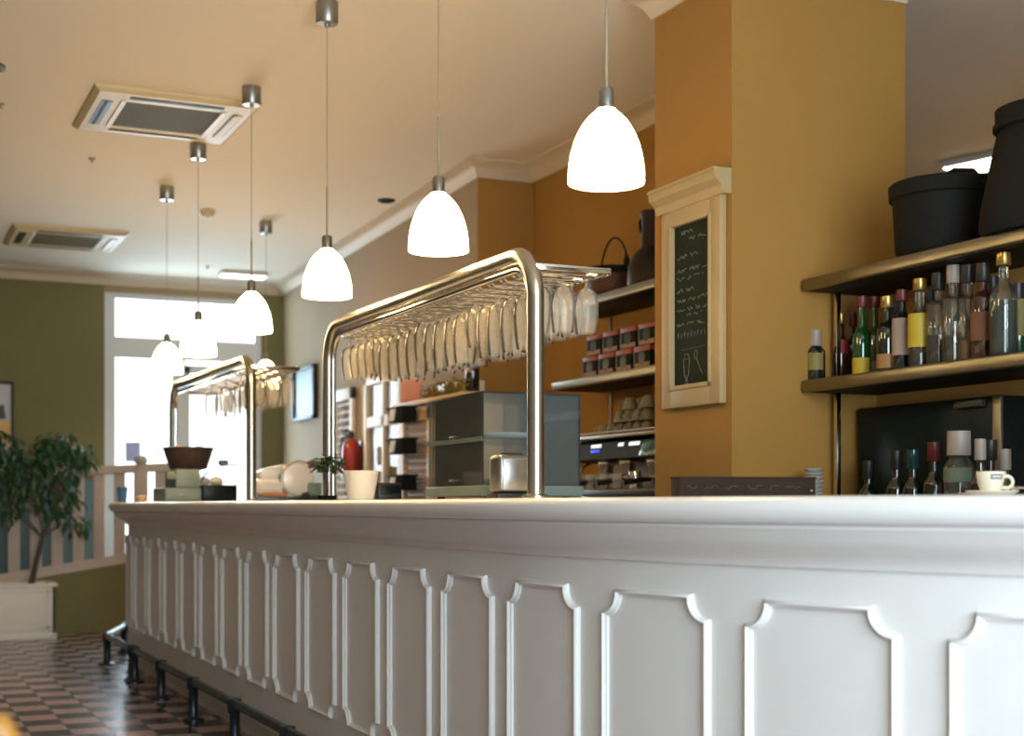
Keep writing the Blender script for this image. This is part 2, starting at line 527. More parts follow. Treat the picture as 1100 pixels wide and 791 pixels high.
# foot rail
rail = thing('foot_rail', 'dark iron foot rail on short posts along the foot of the white bar counter', 'foot rail', (1.55, 8, 0))
RO = .11
rpts = []
t = -.3
while t < Y1A - Y0A + .05:
    x, y, nx, ny = path(t); rpts.append((x + nx * RO, y + ny * RO, .20)); t += .3
rpts += [(1.535, 10.02, .20), (1.56, 10.13, .20), (1.62, 10.3, .2), (1.70, 10.55, .20), (1.78, 10.8, .20)]
MB().tube(rpts, .022, 10).build('rail_bar', 'rail_iron', rail)
for (x, y) in [(1.54, 3.72), (1.54, 4.6), (1.54, 5.48), (1.54, 6.36), (1.54, 7.24), (1.54, 8.1), (1.54, 8.95), (1.545, 9.06), (1.54, 10.02), (1.78, 10.8)]:
    MB().lathe([(.055, 0), (.055, .012), (.03, .02), (.024, .03), (.024, .155), (.032, .165), (.034, .19), (.030, .222), (.0, .228)], 14, (x, y, 0), cap=False).build('post', 'rail_iron', rail)

# ------------------------------------------------------------------ pendant lamps
LZ = 1.97


def make_lamp():
    o = thing('pendant_lamp', 'x', 'lamp', (0, 0, 0), 'pendant lamps over the bar')
    zc = LZ - CEIL
    prof = []
    for i in range(15):
        u = i / 14
        z = u * .198
        r = .103 * (1 - .12 * u - .10 * u * u - .46 * u ** 4) if u < .98 else .034
        r = .104 * max(.0, (1 - (u * .97) ** 2.15)) ** .56 if u > .0 else .104
        prof.append((max(r, .026), z))
    prof[0] = (.1035, 0)
    inner = [(r - .004, z) for r, z in prof]
    MB().lathe([(r, z + zc) for r, z in ([inner[-1]] + inner[::-1][1:] + prof)], 32).build('lamp_shade', 'lamp_glass', o)
    MB().lathe([(.001, .2), (.027, .2), (.027, .205), (.021, .208), (.021, .25), (.016, .256), (.001, .256)], 18, (0, 0, zc)).build('lamp_socket', 'brushed', o)
    MB().lathe([(.0045, .256), (.0045, .46), (.0015, .462)], 8, (0, 0, zc), cap=True).build('rod', 'cord', o)
    MB().lathe([(.0018, .46 + zc), (.0018, -.09)], 6).build('cord', 'cord', o)
    MB().lathe([(.001, 0), (.046, 0), (.047, -.004), (.047, -.085), (.044, -.09), (.012, -.092), (.006, -.105), (.001, -.105)], 24).build('ceiling_cup', 'brushed', o)
    return o


lamp0 = make_lamp()
LP = [((1.829, 3.367), 'glowing white glass pendant lamp nearest the chalkboard, biggest of the row'),
      ((1.797, 4.51), 'glowing white pendant lamp above the large steel glass rack, second from the right'),
      ((1.767, 5.69), 'glowing white pendant lamp at the far corner of the large steel glass rack'),
      ((1.78, 7.0), 'glowing white pendant lamp in front of the bright transom window, above the smaller looking rack'),
      ((1.779, 8.23), 'glowing white pendant lamp lost in the glare under the transom window'),
      ((1.83, 9.42), 'glowing white pendant lamp before the bright door, furthest left of the row'),
      ((2.72, 10.27), 'small pendant lamp half hidden behind hanging glasses, before the olive end wall')]
LP.append(((6.9, 6.3), 'added unseen pendant lamp warming the ceiling furthest inside the back room'))  # out of view, added to warm the back room ceiling
LP.append(((6.0, 4.95), 'added unseen pendant lamp warming the back room beyond the bottle shelves'))  # second added lamp out of view, for more warm light there
for i, ((x, y), lb) in enumerate(LP):
    if i == 0: lamp0.location = (x, y, CEIL); lamp0['label'] = lb
    else: dup(lamp0, (x, y, CEIL), lb)

# ------------------------------------------------------------------ ceiling fittings
def cassette(cx, cy, label):
    o = thing('air_conditioner', label, 'air conditioner', (cx, cy, CEIL), 'ceiling air conditioners')
    h = .425
    b = MB()
    z0, z1 = CEIL - .03, CEIL - .0005
    # bevelled panel ring with an open middle
    outer = [(-h, -h), (h, -h), (h, h), (-h, h)]
    lev = [(h, z1), (h - .005, z1 - .012), (h - .03, z0), (.255, z0), (.245, z0 + .012)]
    rings = [[b.bm.verts.new((cx + sx * r, cy + sy * r, z)) for sx, sy in ((-1, -1), (1, -1), (1, 1), (-1, 1))] for r, z in lev]
    for A, B in zip(rings, rings[1:]):
        for i in range(4): b.bm.faces.new((A[i], A[(i + 1) % 4], B[(i + 1) % 4], B[i]))
    b.build('panel', 'ac_white', o, smooth=20)
    b = MB()
    b.box(cx - .245, cx + .245, cy - .245, cy + .245, z0 + .008, z0 + .016)
    for i in range(24):
        y = cy - .235 + i * .0204
        b.box(cx - .24, cx + .24, y - .003, y + .003, z0 + .001, z0 + .01)
    b.build('intake_grille', 'ac_grille', o)
    for sx_ in (-1, 1):
        b = MB(); b.box(cx + sx_ * .2575 - .0125, cx + sx_ * .2575 + .0125, cy - .27, cy + .27, z0 - .006, z0 + .004); b.build('grille_frame', 'ac_bright', o)
    for sx, sy in ((0, -1), (0, 1), (-1, 0), (1, 0)):
        b = MB(); L = .24; d = .335
        if sx == 0: b.box(cx - L, cx + L, cy + sy * d - .028, cy + sy * d + .028, z0 - .002, z0 + .002)
        else: b.box(cx + sx * d - .028, cx + sx * d + .028, cy - L, cy + L, z0 - .002, z0 + .002)
        sl = b.build('air_slot', 'black', o)
        b = MB()
        if sx == 0: b.obox((cx, cy + sy * (d + .004), z0 - .004), 0, 2 * L, .05 if sy == 1 else .014, .003, rx=sy * .15)
        else: b.obox((cx + sx * (d + .002), cy, z0 - .004), 0, .044 if sx == 1 else .012, 2 * L, .003, ry=-sx * .1)
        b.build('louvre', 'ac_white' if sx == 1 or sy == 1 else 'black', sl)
    return o


cassette(1.48, 7.675, 'square ceiling air conditioner with olive grille, the nearer larger one')
cassette(1.45, 11.53, 'square ceiling air conditioner furthest away, near the olive end wall')
o = thing('smoke_detector', 'small round cream smoke detector on the ceiling beyond the air conditioner', 'smoke detector', (2.247, 10.085, CEIL))
MB().lathe([(.055, -.0005), (.057, -.012), (.045, -.02), (.043, -.035), (.03, -.042), (.0, -.043)], 20, (2.247, 10.085, CEIL)).build('housing', 'smoke_det', o)
MB().lathe([(.018, -.0425), (.012, -.05), (.0, -.052)], 12, (2.247, 10.085, CEIL)).build('sensor', 'brushed', o)
o = thing('ceiling_spotlight', 'round black unlit spotlight recessed in the ceiling above the bar wall', 'spotlight', (3.28, 9.2, CEIL))
MB().lathe([(.06, -.0005), (.06, -.01), (.048, -.014), (.042, -.004), (.042, -.001)], 24, (3.28, 9.2, CEIL)).build('rim', 'black', o)
MB().lathe([(.042, -.002), (.0, -.003)], 24, (3.28, 9.2, CEIL)).build('lens', 'gloss_black', o)
o = thing('ceiling_lamp', 'thin lit ceiling lamp above the bright street window', 'ceiling lamp', (3.13, 12.6, CEIL))
MB().box(2.92, 3.34, 12.52, 12.68, CEIL - .035, CEIL - .0005, .006).build('housing', 'white_wood', o)
MB().box(2.935, 3.325, 12.535, 12.665, CEIL - .042, CEIL - .034, .003).build('diffuser', 'lamp_white', o)
o = thing('ceiling_lamp', 'white lit ceiling lamp in the dim back room above the dark bucket', 'ceiling lamp', (6.2, 6.5, CEIL))
MB().obox((6.2, 6.5, CEIL - .02), radians(15), .30, .62, .04, .01).build('housing', 'white_wood', o)
MB().obox((6.2, 6.5, CEIL - .045), radians(15), .26, .58, .012, .004).build('diffuser', 'lamp_white', o)
o = thing('downlight', 'round brass coloured downlight cut off by the left edge of the picture', 'downlight', (.53, 7.18, CEIL))
MB().lathe([(.10, -.0005), (.10, -.012), (.08, -.018), (.07, -.006), (.07, -.001)], 24, (.53, 7.18, CEIL)).build('rim', 'ac_grille', o)
MB().lathe([(.07, -.004), (.0, -.006)], 20, (.53, 7.18, CEIL)).build('lens', 'leaf_yellow', o)
for (x, y, lb) in [(.66, 7.83, 'tiny dark ceiling sprinkler at the left edge of the picture'), (2.76, 12.4, 'tiny ceiling sprinkler before the lit ceiling lamp'), (1.269, 8.84, 'tiny ceiling sprinkler between the two air conditioners')]:
    tag(MB().lathe([(.022, -.0005), (.022, -.006), (.008, -.009), (.007, -.022), (.014, -.024), (.0, -.026)], 12, (x, y, CEIL)).build('sprinkler', 'cord'), lb, 'sprinkler', 'ceiling sprinklers')

# ------------------------------------------------------------------ end wall: picture, fence, planter, tree
o = thing('framed_picture', 'black framed picture on the olive end wall behind the tree', 'picture', (.92, YF - .03, 1.3))
px0, px1, pz0, pz1 = .62, 1.225, 1.22, 2.19
b = MB()
b.box(px0, px0 + .025, YF - .03, YF - .001, pz0, pz1, .004); b.box(px1 - .025, px1, YF - .03, YF - .001, pz0, pz1, .004)
b.box(px0, px1, YF - .03, YF - .001, pz0, pz0 + .025, .004); b.box(px0, px1, YF - .03, YF - .001, pz1 - .025, pz1, .004)
b.build('frame', 'black', o)
art = MB().box(px0 + .02, px1 - .02, YF - .012, YF - .002, pz0 + .02, pz1 - .02).build('picture_print', 'photo_sky', o)
for nm, m_, pts in [('dark_hill', 'photo_dark', [(.64, 1.95), (.8, 2.0), (1.0, 1.93), (1.14, 1.99), (1.16, 1.86), (.64, 1.83)]),
                    ('gold_band', 'photo_gold', [(.64, 1.83), (1.2, 1.84), (1.2, 1.62), (1.05, 1.70), (.64, 1.72)]),
                    ('dark_base', 'photo_dark', [(.64, 1.72), (1.0, 1.72), (1.12, 1.6), (1.18, 1.52), (1.1, 1.42), (.64, 1.40)]),
                    ('pale_foreground', 'photo_snow', [(.64, 1.40), (1.06, 1.44), (1.18, 1.38), (1.16, 1.26), (.64, 1.25)])]:
    bb = MB(); A = [bb.bm.verts.new((x, YF - .0135, z)) for x, z in pts]; bb.bm.faces.new(A)
    bb.build(nm, m_, art)

YB = 12.62
fence = thing('picket_balustrade', 'white wooden picket balustrade on a low olive wall beside the street door', 'balustrade', (1.5, YB, 0))


def slope_bar(x0, x1, z0, z1, h, d, nm, m_):
    b = MB(); v = []
    for x, z in ((x0, z0), (x1, z1)):
        for dy in (-d / 2, d / 2):
            v.append(b.bm.verts.new((x, YB + dy, z))); v.append(b.bm.verts.new((x, YB + dy, z + h)))
    for f in ((0, 1, 3, 2), (4, 5, 7, 6), (0, 1, 5, 4), (2, 3, 7, 6), (0, 2, 6, 4), (1, 3, 7, 5)): b.bm.faces.new([v[i] for i in f])
    bmesh.ops.bevel(b.bm, geom=list(b.bm.edges), offset=.008, segments=2, affect='EDGES')
    return b.build(nm, m_, fence, smooth=30)


zsl = lambda x: .515 + (x - 1.04) * .155     # slope of the ramp edge
slope_bar(.2, 2.5, zsl(.2) - .09, zsl(2.5) - .09, .09, .06, 'bottom_rail', 'fence_white')
slope_bar(.2, 2.5, 1.27, 1.40, .075, .07, 'top_rail', 'fence_white')
b = MB(); b.prism([(.2, YB + .03), (2.5, YB + .03), (2.5, YB - .03), (.2, YB - .03)], 0, .1)
for v in b.bm.verts:
    if v.co.z > .05: v.co.z = zsl(v.co.x) - .09
b.build('low_wall', 'olive', fence)
for i in range(14):
    x = .30 + i * .1745
    if abs(x - 2.22) < .09: continue
    b = MB(); b.box(x - .048, x + .048, YB - .012, YB + .012, zsl(x) - .02, 1.27 + (x - .2) * .056 + .02, .004); b.build('picket', 'fence_white', fence)
b = MB(); x = 2.225
b.box(x - .055, x + .055, YB - .055, YB + .055, 0.3, 1.42, .008)
b.lathe([(.062, 1.42), (.062, 1.44), (.03, 1.45), (.045, 1.462), (.062, 1.485), (.058, 1.51), (.035, 1.535), (.0, 1.542)], 20, (x, YB, 0))
b.build('newel_post', 'fence_white', fence)

pl = thing('planter', 'white panelled wooden planter box standing on the floor under the tree', 'planter', (1.05, 12.33, 0))
b = MB(); bx0, bx1, by0, by1 = .62, 1.45, 12.12, 12.54
b.box(bx0, bx1, by0, by0 + .025, .03, .44, .003); b.box(bx0, bx1, by1 - .025, by1, .03, .44, .003)
b.box(bx0, bx0 + .025, by0, by1, .03, .44, .003); b.box(bx1 - .025, bx1, by0, by1, .03, .44, .003)
b.box(bx0, bx1, by0, by1, .02, .05)
b.build('box', 'white_wood', pl)
b = MB(); b.box(bx0 - .015, bx1 + .015, by0 - .015, by0 + .03, .43, .46, .004); b.box(bx0 - .015, bx1 + .015, by1 - .03, by1 + .015, .43, .46, .004)
b.box(bx0 - .015, bx0 + .03, by0, by1, .43, .46, .004); b.box(bx1 - .03, bx1 + .015, by0, by1, .43, .46, .004); b.build('rim', 'white_wood', pl)
b = MB(); b.box(bx0 - .01, bx1 + .01, by0 - .01, by1 + .01, 0, .05, .004); b.build('base', 'white_wood', pl)
b = MB(); b.box(bx0 + .05, bx1 - .05, by0 - .006, by0 + .002, .09, .11); b.box(bx0 + .05, bx1 - .05, by0 - .006, by0 + .002, .38, .40)
b.box(bx0 + .05, bx0 + .07, by0 - .006, by0 + .002, .09, .40); b.box(bx1 - .07, bx1 - .05, by0 - .006, by0 + .002, .09, .40); b.build('panel_moulding', 'white_wood', pl)
MB().box(bx0 + .026, bx1 - .026, by0 + .026, by1 - .026, .38, .41).build('soil', 'soil', pl)


def leaf(b, p, d, L, W, droop=.3):
    d = d.normalized()
    up = Vector((0, 0, 1)); sd = d.cross(up)
    if sd.length < .1: sd = Vector((1, 0, 0))
    sd.normalize(); nn = sd.cross(d)
    ro = random.uniform(-.6, .6); sd, nn = sd * cos(ro) + nn * sin(ro), nn * cos(ro) - sd * sin(ro)
    pts = [(0, 0), (.3, .42), (.62, .45), (1, 0)]
    mid = [b.bm.verts.new(p + d * L * u - up * (droop * L * u * u)) for u in (0, .35, .68, 1.)]
    l = [b.bm.verts.new(p + d * L * u + sd * W * h + nn * W * .18 - up * (droop * L * u * u)) for u, h in ((.32, .46), (.66, .40))]
    r = [b.bm.verts.new(p + d * L * u - sd * W * h + nn * W * .18 - up * (droop * L * u * u)) for u, h in ((.32, .46), (.66, .40))]
    for sidev in (l, r):
        b.bm.faces.new((mid[0], mid[1], sidev[0])); b.bm.faces.new((mid[1], mid[2], sidev[1], sidev[0])); b.bm.faces.new((mid[2], mid[3], sidev[1]))


tree = thing('ficus_tree', 'leafy green indoor fig tree with a leaning trunk growing in the white planter', 'tree', (1.27, 12.33, .41))
TB = Vector((1.27, 12.33, .41))
trunk = [TB + Vector(v) for v in ((0, 0, -.02), (.05, 0, .2), (.1, .0, .42), (.17, 0, .58), (.22, 0, .75))]
MB().tube(trunk, .02, 8, radii=[.026, .022, .019, .016, .010]).build('trunk', 'bark', tree)
br = MB(); ends = []
clusters = [((-.42, -.1, 1.05), .24, 150), ((-.22, .05, 1.17), .17, 90), ((-.08, -.05, .98), .2, 120), ((.08, 0, 1.06), .15, 80), ((.24, -.04, 1.17), .16, 80), ((.40, 0, 1.10), .13, 60),
            ((.30, .03, .95), .10, 34), ((-.3, 0, .82), .18, 80), ((.05, 0, .80), .16, 62), ((.25, 0, .66), .14, 56), ((.37, 0, .52), .10, 26), ((-.15, .0, .64), .12, 26), ((-.5, 0, .9), .2, 80), ((.14, 0, 1.22), .10, 30), ((.32, .0, .78), .10, 26)]
lf = MB()
for (c, r, n) in clusters:
    p0 = random.choice(trunk[2:]); cc = TB + Vector(c)
    md = (p0 + cc) / 2 + Vector((0, 0, .06))
    br.tube([p0, md, cc], .006, 5, radii=[.009, .006, .003])
    for i in range(n):
        v = Vector((random.gauss(0, 1), random.gauss(0, 1), random.gauss(0, .8)))
        v = v.normalized() * r * random.random() ** .4
        v.y *= .7
        leaf(lf, cc + v, Vector((v.x + random.gauss(0, .1), v.y + random.gauss(0, .1), -abs(random.gauss(0, .12)))) + Vector((0, .001, 0)), random.uniform(.06, .09), random.uniform(.035, .05), .5)
for v in br.bm.verts: pass
br.build('branches', 'bark', tree)
for v in lf.bm.verts:
    v.co.y = min(v.co.y, YB - .08) if v.co.y > YB - .08 else v.co.y
lf.build('foliage', 'leaf_ficus', tree, smooth=0)
tag(MB().box(2.20, 2.335, YF + .066, YF + .072, 1.50, 1.68).build('notice_paper', 'paper_lavender'), 'lavender paper notice stuck on the bright street window', 'notice')

# ------------------------------------------------------------------ bar back wall, far part
# picture frame on the tan wall (wall runs from w1[0] to w1[1])
def wallx(y): return 3.42 + (y - 7.95) * (3.66 - 3.42) / (YF - 7.95)


o = thing('framed_print', 'dark framed blue grey print on the tan wall beyond the small glass rack', 'picture', (wallx(12.1) - .02, 12.1, 1.9))
ya, yb, za, zb = 11.86, 12.55, 1.86, 2.33
wa = wallx(11.9) - .004
b = MB(); b.box(wa - .04, wa, ya, ya + .05, za, zb, .005); b.box(wa - .04, wa, yb - .05, yb, za, zb, .005); b.box(wa - .04, wa, ya, yb, za, za + .03, .005); b.box(wa - .04, wa, ya, yb, zb - .03, zb, .005)
b.build('frame', 'black', o)
MB().box(wa - .015, wa - .002, ya + .02, yb - .02, za + .02, zb - .02).build('print', 'print_blue', o)

# glazed white door in that wall
dx = wallx(9.78)
d1 = struct(MB().box(dx - .05, dx + .02, 9.40, 9.46, 0, 2.06, .004).box(dx - .05, dx + .02, 10.14, 10.20, 0, 2.06, .004).box(dx - .05, dx + .02, 9.40, 10.20, 2.0, 2.06, .004)
            .box(dx - .045, dx + .02, 9.76, 9.81, 0, 2.05, .004).box(dx - .045, dx + .02, 9.42, 10.18, 1.68, 1.76, .004).box(dx - .045, dx + .02, 9.42, 10.18, 0, .3, .004).build('door_1', 'white_wood'))
MB().box(dx - .022, dx - .018, 9.45, 10.16, .3, 2.0).build('pane', 'door_pane', d1)
MB().tube([(dx - .05, 10.1, 1.02), (dx - .09, 10.1, 1.02), (dx - .09, 10.0, 1.02)], .009, 8).build('handle', 'chrome', d1)


def louvred(name, label, cat, x, y0, y1, z0, z1, m_, pitch=.05):
    o = thing(name, label, cat, (x, (y0 + y1) / 2, z0))
    b = MB()
    b.box(x - .03, x, y0, y0 + .06, z0, z1, .003); b.box(x - .03, x, y1 - .06, y1, z0, z1, .003); b.box(x - .03, x, y0, y1, z1 - .09, z1, .003); b.box(x - .03, x, y0, y1, z0, z0 + .09, .003)
    b.build('frame', m_, o)
    b = MB(); z = z0 + .11
    while z < z1 - .11:
        b.obox((x - .015, (y0 + y1) / 2, z), 0, .038, y1 - y0 - .11, .007, ry=radians(-35)); z += pitch
    b.build('slats', m_, o)
    return o


louvred('louvred_shutter', 'tall white louvred shutter against the tan wall beside the fire extinguisher', 'shutter', wallx(10.6) - .012, 10.62, 11.1, 0, 2.03, 'white_wood', .062)
o = thing('fire_extinguisher', 'dark red fire extinguisher hung between the white shutter and the white glazed door', 'fire extinguisher', (wallx(10.4) - .10, 10.4, 1.34))
ex, ey = wallx(10.4) - .10, 10.42
MB().lathe([(.0, 1.30), (.068, 1.30), (.074, 1.32), (.074, 1.54), (.06, 1.585), (.03, 1.605), (.022, 1.62), (0, 1.62)], 22, (ex, ey, 0)).build('cylinder', 'ext_red', o)
b = MB(); b.lathe([(.02, 1.615), (.024, 1.64), (.02, 1.665), (0, 1.67)], 12, (ex, ey, 0)); b.obox((ex - .04, ey, 1.672), 0, .1, .018, .012, .003, ry=.15); b.obox((ex - .035, ey, 1.645), 0, .08, .016, .01, .003, ry=-.1); b.build('valve', 'black', o)
MB().tube([(ex, ey + .02, 1.64), (ex - .05, ey + .07, 1.62), (ex - .06, ey + .09, 1.5), (ex - .05, ey + .085, 1.38)], .009, 8).build('hose', 'black', o)
MB().box(ex + .07, ex + .102, ey - .02, ey + .02, 1.36, 1.6, .003).build('bracket', 'dark_steel', o)

# yellow wood louvred cabinet with items on top
cabx0, cabx1, caby0, caby1 = 3.18, 3.415, 7.55, 8.74
cab = thing('louvred_cabinet', 'tall yellow wood louvred cabinet behind the glass display case', 'cabinet', ((cabx0 + cabx1) / 2, 8.15, 0))
MB().box(cabx0 + .02, cabx1, caby0, caby1, 0, 1.73, .004).build('body', 'yellow_wood', cab)
MB().box(cabx0 - .02, cabx1, caby0 - .02, caby1 + .02, 1.73, 1.76, .004).build('top', 'yellow_wood', cab)
for yy in (7.565, 8.10):
    b = MB(); x = cabx0 + .02
    b.box(x - .025, x, yy, yy + .07, .1, 1.71, .003); b.box(x - .025, x, yy + .46, yy + .52, .1, 1.71, .003); b.box(x - .025, x, yy, yy + .52, 1.63, 1.71, .003); b.box(x - .025, x, yy, yy + .52, .1, .18, .003)
    z = .2
    while z < 1.62:
        b.obox((x - .012, yy + .26, z), 0, .036, .40, .007, ry=radians(-35)); z += .043
    b.build('door', 'yellow_wood', cab)
tag(MB().box(3.24, 3.40, 7.78, 8.14, 1.761, 1.85, .006).build('cream_box', 'cream_ceramic'), 'flat cream cardboard box on top of the yellow wood cabinet', 'box')
dr = thing('dried_flowers', 'bunch of yellow green dried flowers lying along the top of the yellow wood cabinet', 'dried flowers', (3.20, 7.9, 1.762))
b = MB()
for i in range(220):
    p = Vector((random.uniform(3.17, 3.23), random.uniform(7.58, 8.22), 1.765 + random.random() ** 2 * .075))
    leaf(b, p, Vector((random.gauss(0, .5) - .2, random.gauss(0, 1), random.gauss(.3, .4))), .05, .022, .2)
for v in b.bm.verts: v.co.z = max(v.co.z, 1.762)
b.build('blooms', 'leaf_yellow', dr, smooth=0)
b = MB()
for i in range(12):
    y = random.uniform(7.6, 8.1); b.tube([(3.2, y, 1.768), (3.19, y + .1, 1.78)], .003, 4)
b.build('stems', 'bark', dr)
tag(MB().obox((3.17, 8.43, 1.861), radians(8), .012, .26, .20, .002).build('pink_paper', 'paper_pink'), 'pink red sheet of paper standing on the yellow wood cabinet', 'paper')
# hanging tag boxes beside the cabinet
for i, (zz, lb) in enumerate(((1.67, 'highest'), (1.47, 'middle'), (1.24, 'lowest'))):
    oo = thing('tag_bin', 'small dark bin with a white tag hooked on the cabinet louvres, %s of three' % lb, 'bin', (3.1, 8.4, zz), 'dark tag bins on the louvres')
    b = MB(); b.box(3.06, 3.154, 8.28, 8.56, zz - .045, zz + .045, .006); b.box(3.055, 3.156, 8.26, 8.58, zz + .04, zz + .052, .003); b.build('bin_box', 'soft_black', oo)
    MB().obox((3.052, 8.45, zz), 0, .006, .085, .075, .001, ry=.15).build('tag', 'paper_white', oo)


# ------------------------------------------------------------------ bottles
def bottle(name, label, loc, h, r, glass, cap, lab=None, lz=(.2, .5), group=None, neck=.3, shoulder=.16, nr=None, liquid=None, caph=.05, face=radians(215), sq=False, cat='bottle'):
    o = thing(name, label, cat, loc, group)
    x, y, z = loc
    nr = nr or min(.016, r * .42)
    hb = h * (1 - neck - shoulder)
    prof = [(0.0005, .004), (r * .85, 0), (r, .008), (r, hb)]
    for i in range(1, 7):
        u = i / 6; prof.append((nr + (r - nr) * (cos(u * pi) + 1) / 2, hb + h * shoulder * u))
    prof += [(nr, h - .02), (nr * 1.25, h - .016), (nr * 1.25, h), (.001, h)]
    MB().lathe(prof, 20, loc).build('bottle_glass', glass, o)
    if liquid:
        lm, lf_ = liquid
        MB().lathe([(.0005, .007), (r * .9, .008), (r * .93, .014), (r * .93, hb * lf_), (.0005, hb * lf_)], 18, loc).build('liquor', lm, o)
    MB().lathe([(nr * 1.35, h - caph), (nr * 1.5, h - caph + .003), (nr * 1.45, h + .006), (.0005, h + .008)], 14, loc).build('cap', cap, o)
    if lab:
        MB().lathe([(r + .0012, h * lz[0]), (r + .0016, h * (lz[0] + lz[1]) / 2), (r + .0012, h * lz[1])], 14, loc, a0=face - 1.15, a1=face + 1.15).build('bottle_label', lab, o)
    return o


bottle('tall_bottle', 'tall dark bottle on top of the yellow wood cabinet at its near end', (3.25, 7.62, 1.761), .30, .042, 'glass_dark', 'cap_black')

# ------------------------------------------------------------------ glass racks on the counter
XF = 1.90


def arch(y0, y1, xx, ztop, zb, rad, n=7):
    p = [(xx, y0, zb), (xx, y0, ztop - rad)]
    for i in range(1, n + 1):
        a = pi / 2 * i / n; p.append((xx, y0 + rad * (1 - cos(a)), ztop - rad + rad * sin(a)))
    p.append((xx, (y0 + y1) / 2, ztop))
    for i in range(n + 1):
        a = pi / 2 * i / n; p.append((xx, y1 - rad + rad * sin(a), ztop - rad + rad * cos(a)))
    p.append((xx, y1, zb))
    return p


RZ = 1.838        # height of the wires that carry the glasses


def make_rack(label, y0, y1, nslot):
    o = thing('glass_rack', label, 'glass rack', (XF, (y0 + y1) / 2, 1.12), 'steel glass racks')
    zb = 1.121
    MB().tube(arch(y0, y1, XF, 1.895, zb, .15), .027, 18).build('arch_tube', 'steel', o)
    MB().tube(arch(y0 + .042, y1 - .042, XF + .006, 1.853, zb, .115), .013, 10).build('inner_tube', 'chrome', o)
    for y in (y0, y1):
        MB().lathe([(.045, 0), (.045, .008), (.03, .014)], 20, (XF, y, zb)).build('foot_plate', 'steel', o)
    b = MB(); b.box(XF + .262, XF + .274, y0 + .02, y1 - .02, RZ - .006, RZ + .02, .002); b.box(XF + .005, XF + .27, y0 + .005, y0 + .017, RZ - .004, RZ + .016, .002)
    b.box(XF + .005, XF + .27, y1 - .017, y1 - .005, RZ + .012, RZ + .03, .002)
    b.build('tray_rail', 'chrome', o)
    pitch = (y1 - y0 - .12) / nslot
    ys = []
    for i in range(nslot):
        yc = y0 + .06 + pitch * (i + .5); ys.append(yc)
        b = MB()
        for s in (-1, 1):
            yy = yc + s * .016
            b.tube([(XF + .012, yy, 1.852), (XF + .02, yy, RZ + .012), (XF + .04, yy, RZ), (XF + .262, yy, RZ), (XF + .268, yy, RZ + .008)], .0032, 5)
        b.build('hanger_wire', 'chrome', o)
    return o, ys


rk1, ys1 = make_rack('large steel arched rack of hanging wine glasses on the counter, the nearer of two', 3.955, 6.09, 20)
rk2, ys2 = make_rack('smaller looking arched steel glass rack further along the counter, before the bright door', 7.475, 9.56, 16)


def make_glass(L, r, stem):
    # hangs upside down: foot up at z=0, bowl below
    b = MB(); k = L - stem
    bowl = [(.006, 0), (r * .55, .05), (r * .88, .14), (r, .34), (r * 1.0, .6), (r * .90, .85), (r * .82, 1.0)]
    outer = [(rr, -stem - u * k) for rr, u in bowl]
    inner = [(rr - .0015, -stem - u * k - (.003 if u < .9 else 0)) for rr, u in bowl][::-1]
    inner[-1] = (.0005, inner[-1][1])
    b.lathe([(.0005, .002), (.032, .001), (.034, 0), (.030, -.0005), (.008, -.004), (.0045, -.012), (.004, -stem + .004)] + outer, 16)
    return tag(b.build('wine_glass', 'wine_glass'), 'x', 'glass')


protos = [make_glass(.185, .041, .038), make_glass(.232, .044, .050)]
used = [False, False]
TX = {(0, 0): ('short wine glass hanging upside down from the large near steel rack', 'short wine glasses on the large rack'),
      (0, 1): ('long wine glass hanging upside down from the large near steel rack', 'long wine glasses on the large rack'),
      (1, 0): ('wine glass hanging upside down from the far smaller looking steel rack', 'wine glasses on the far rack')}


def hang(rack, kind, pos):
    g = protos[kind]
    if used[kind]: g = dup(g, pos)
    used[kind] = True
    g.location = pos; g.rotation_euler = (random.uniform(-.03, .03), random.uniform(-.03, .03), random.random() * 6)
    g['label'], g['group'] = TX[(rack, kind)]


for i, yc in enumerate(ys1):
    for j in range(3):
        hang(0, 1 if (j < 2 and 0 < i < 15 and (i * 7 + j * 3) % 5) else 0, (XF + .066 + j * .085, yc + random.uniform(-.003, .003), RZ + .004))
for i, yc in enumerate(ys2):
    for j in range(3):
        if i > 3 and ((i * 5 + j * 7) % 3 or i > 11): continue
        hang(1, 0, (XF + .066 + j * .085, yc, RZ + .004))

# ------------------------------------------------------------------ on the counter
CT = 1.1205
# glass display case
case = thing('display_case', 'two tier glass display case on the counter inside the large glass rack', 'display case', (2.2, 4.85, CT))
cx0, cx1, cy0, cy1, cz0, cz1 = 2.0, 2.39, 4.60, 5.13, CT, 1.505
b = MB(); b.box(cx0 - .01, cx1 + .01, cy0 - .01, cy1 + .01, cz0 + .012, cz0 + .05, .006); b.build('base', 'register_grey', case)
for sx in (cx0 + .04, cx1 - .04):
    for sy in (cy0 + .04, cy1 - .04): MB().lathe([(.014, 0), (.016, .013)], 12, (sx, sy, cz0), cap=True).build('foot', 'black', case)
t_ = .006
for nm, bx in [('front_pane', (cx0, cx0 + t_, cy0, cy1, cz0 + .05, cz1 - t_)), ('back_pane', (cx1 - t_, cx1, cy0, cy1, cz0 + .05, cz1 - t_)),
               ('side_pane', (cx0 + t_, cx1 - t_, cy0, cy0 + t_, cz0 + .05, cz1 - t_)), ('side_pane', (cx0 + t_, cx1 - t_, cy1 - t_, cy1, cz0 + .05, cz1 - t_)),
               ('top_pane', (cx0, cx1, cy0, cy1, cz1 - t_, cz1))]:
    MB().box(*bx).build(nm, 'case_glass', case)
MB().box(cx0 + t_, cx1 - t_, cy0 + t_, cy1 - t_, 1.335, 1.343).build('shelf', 'case_glass', case)
MB().box(cx0 - .004, cx0, cy0, cy1, 1.328, 1.345).build('mid_strip', 'register_dark', case)
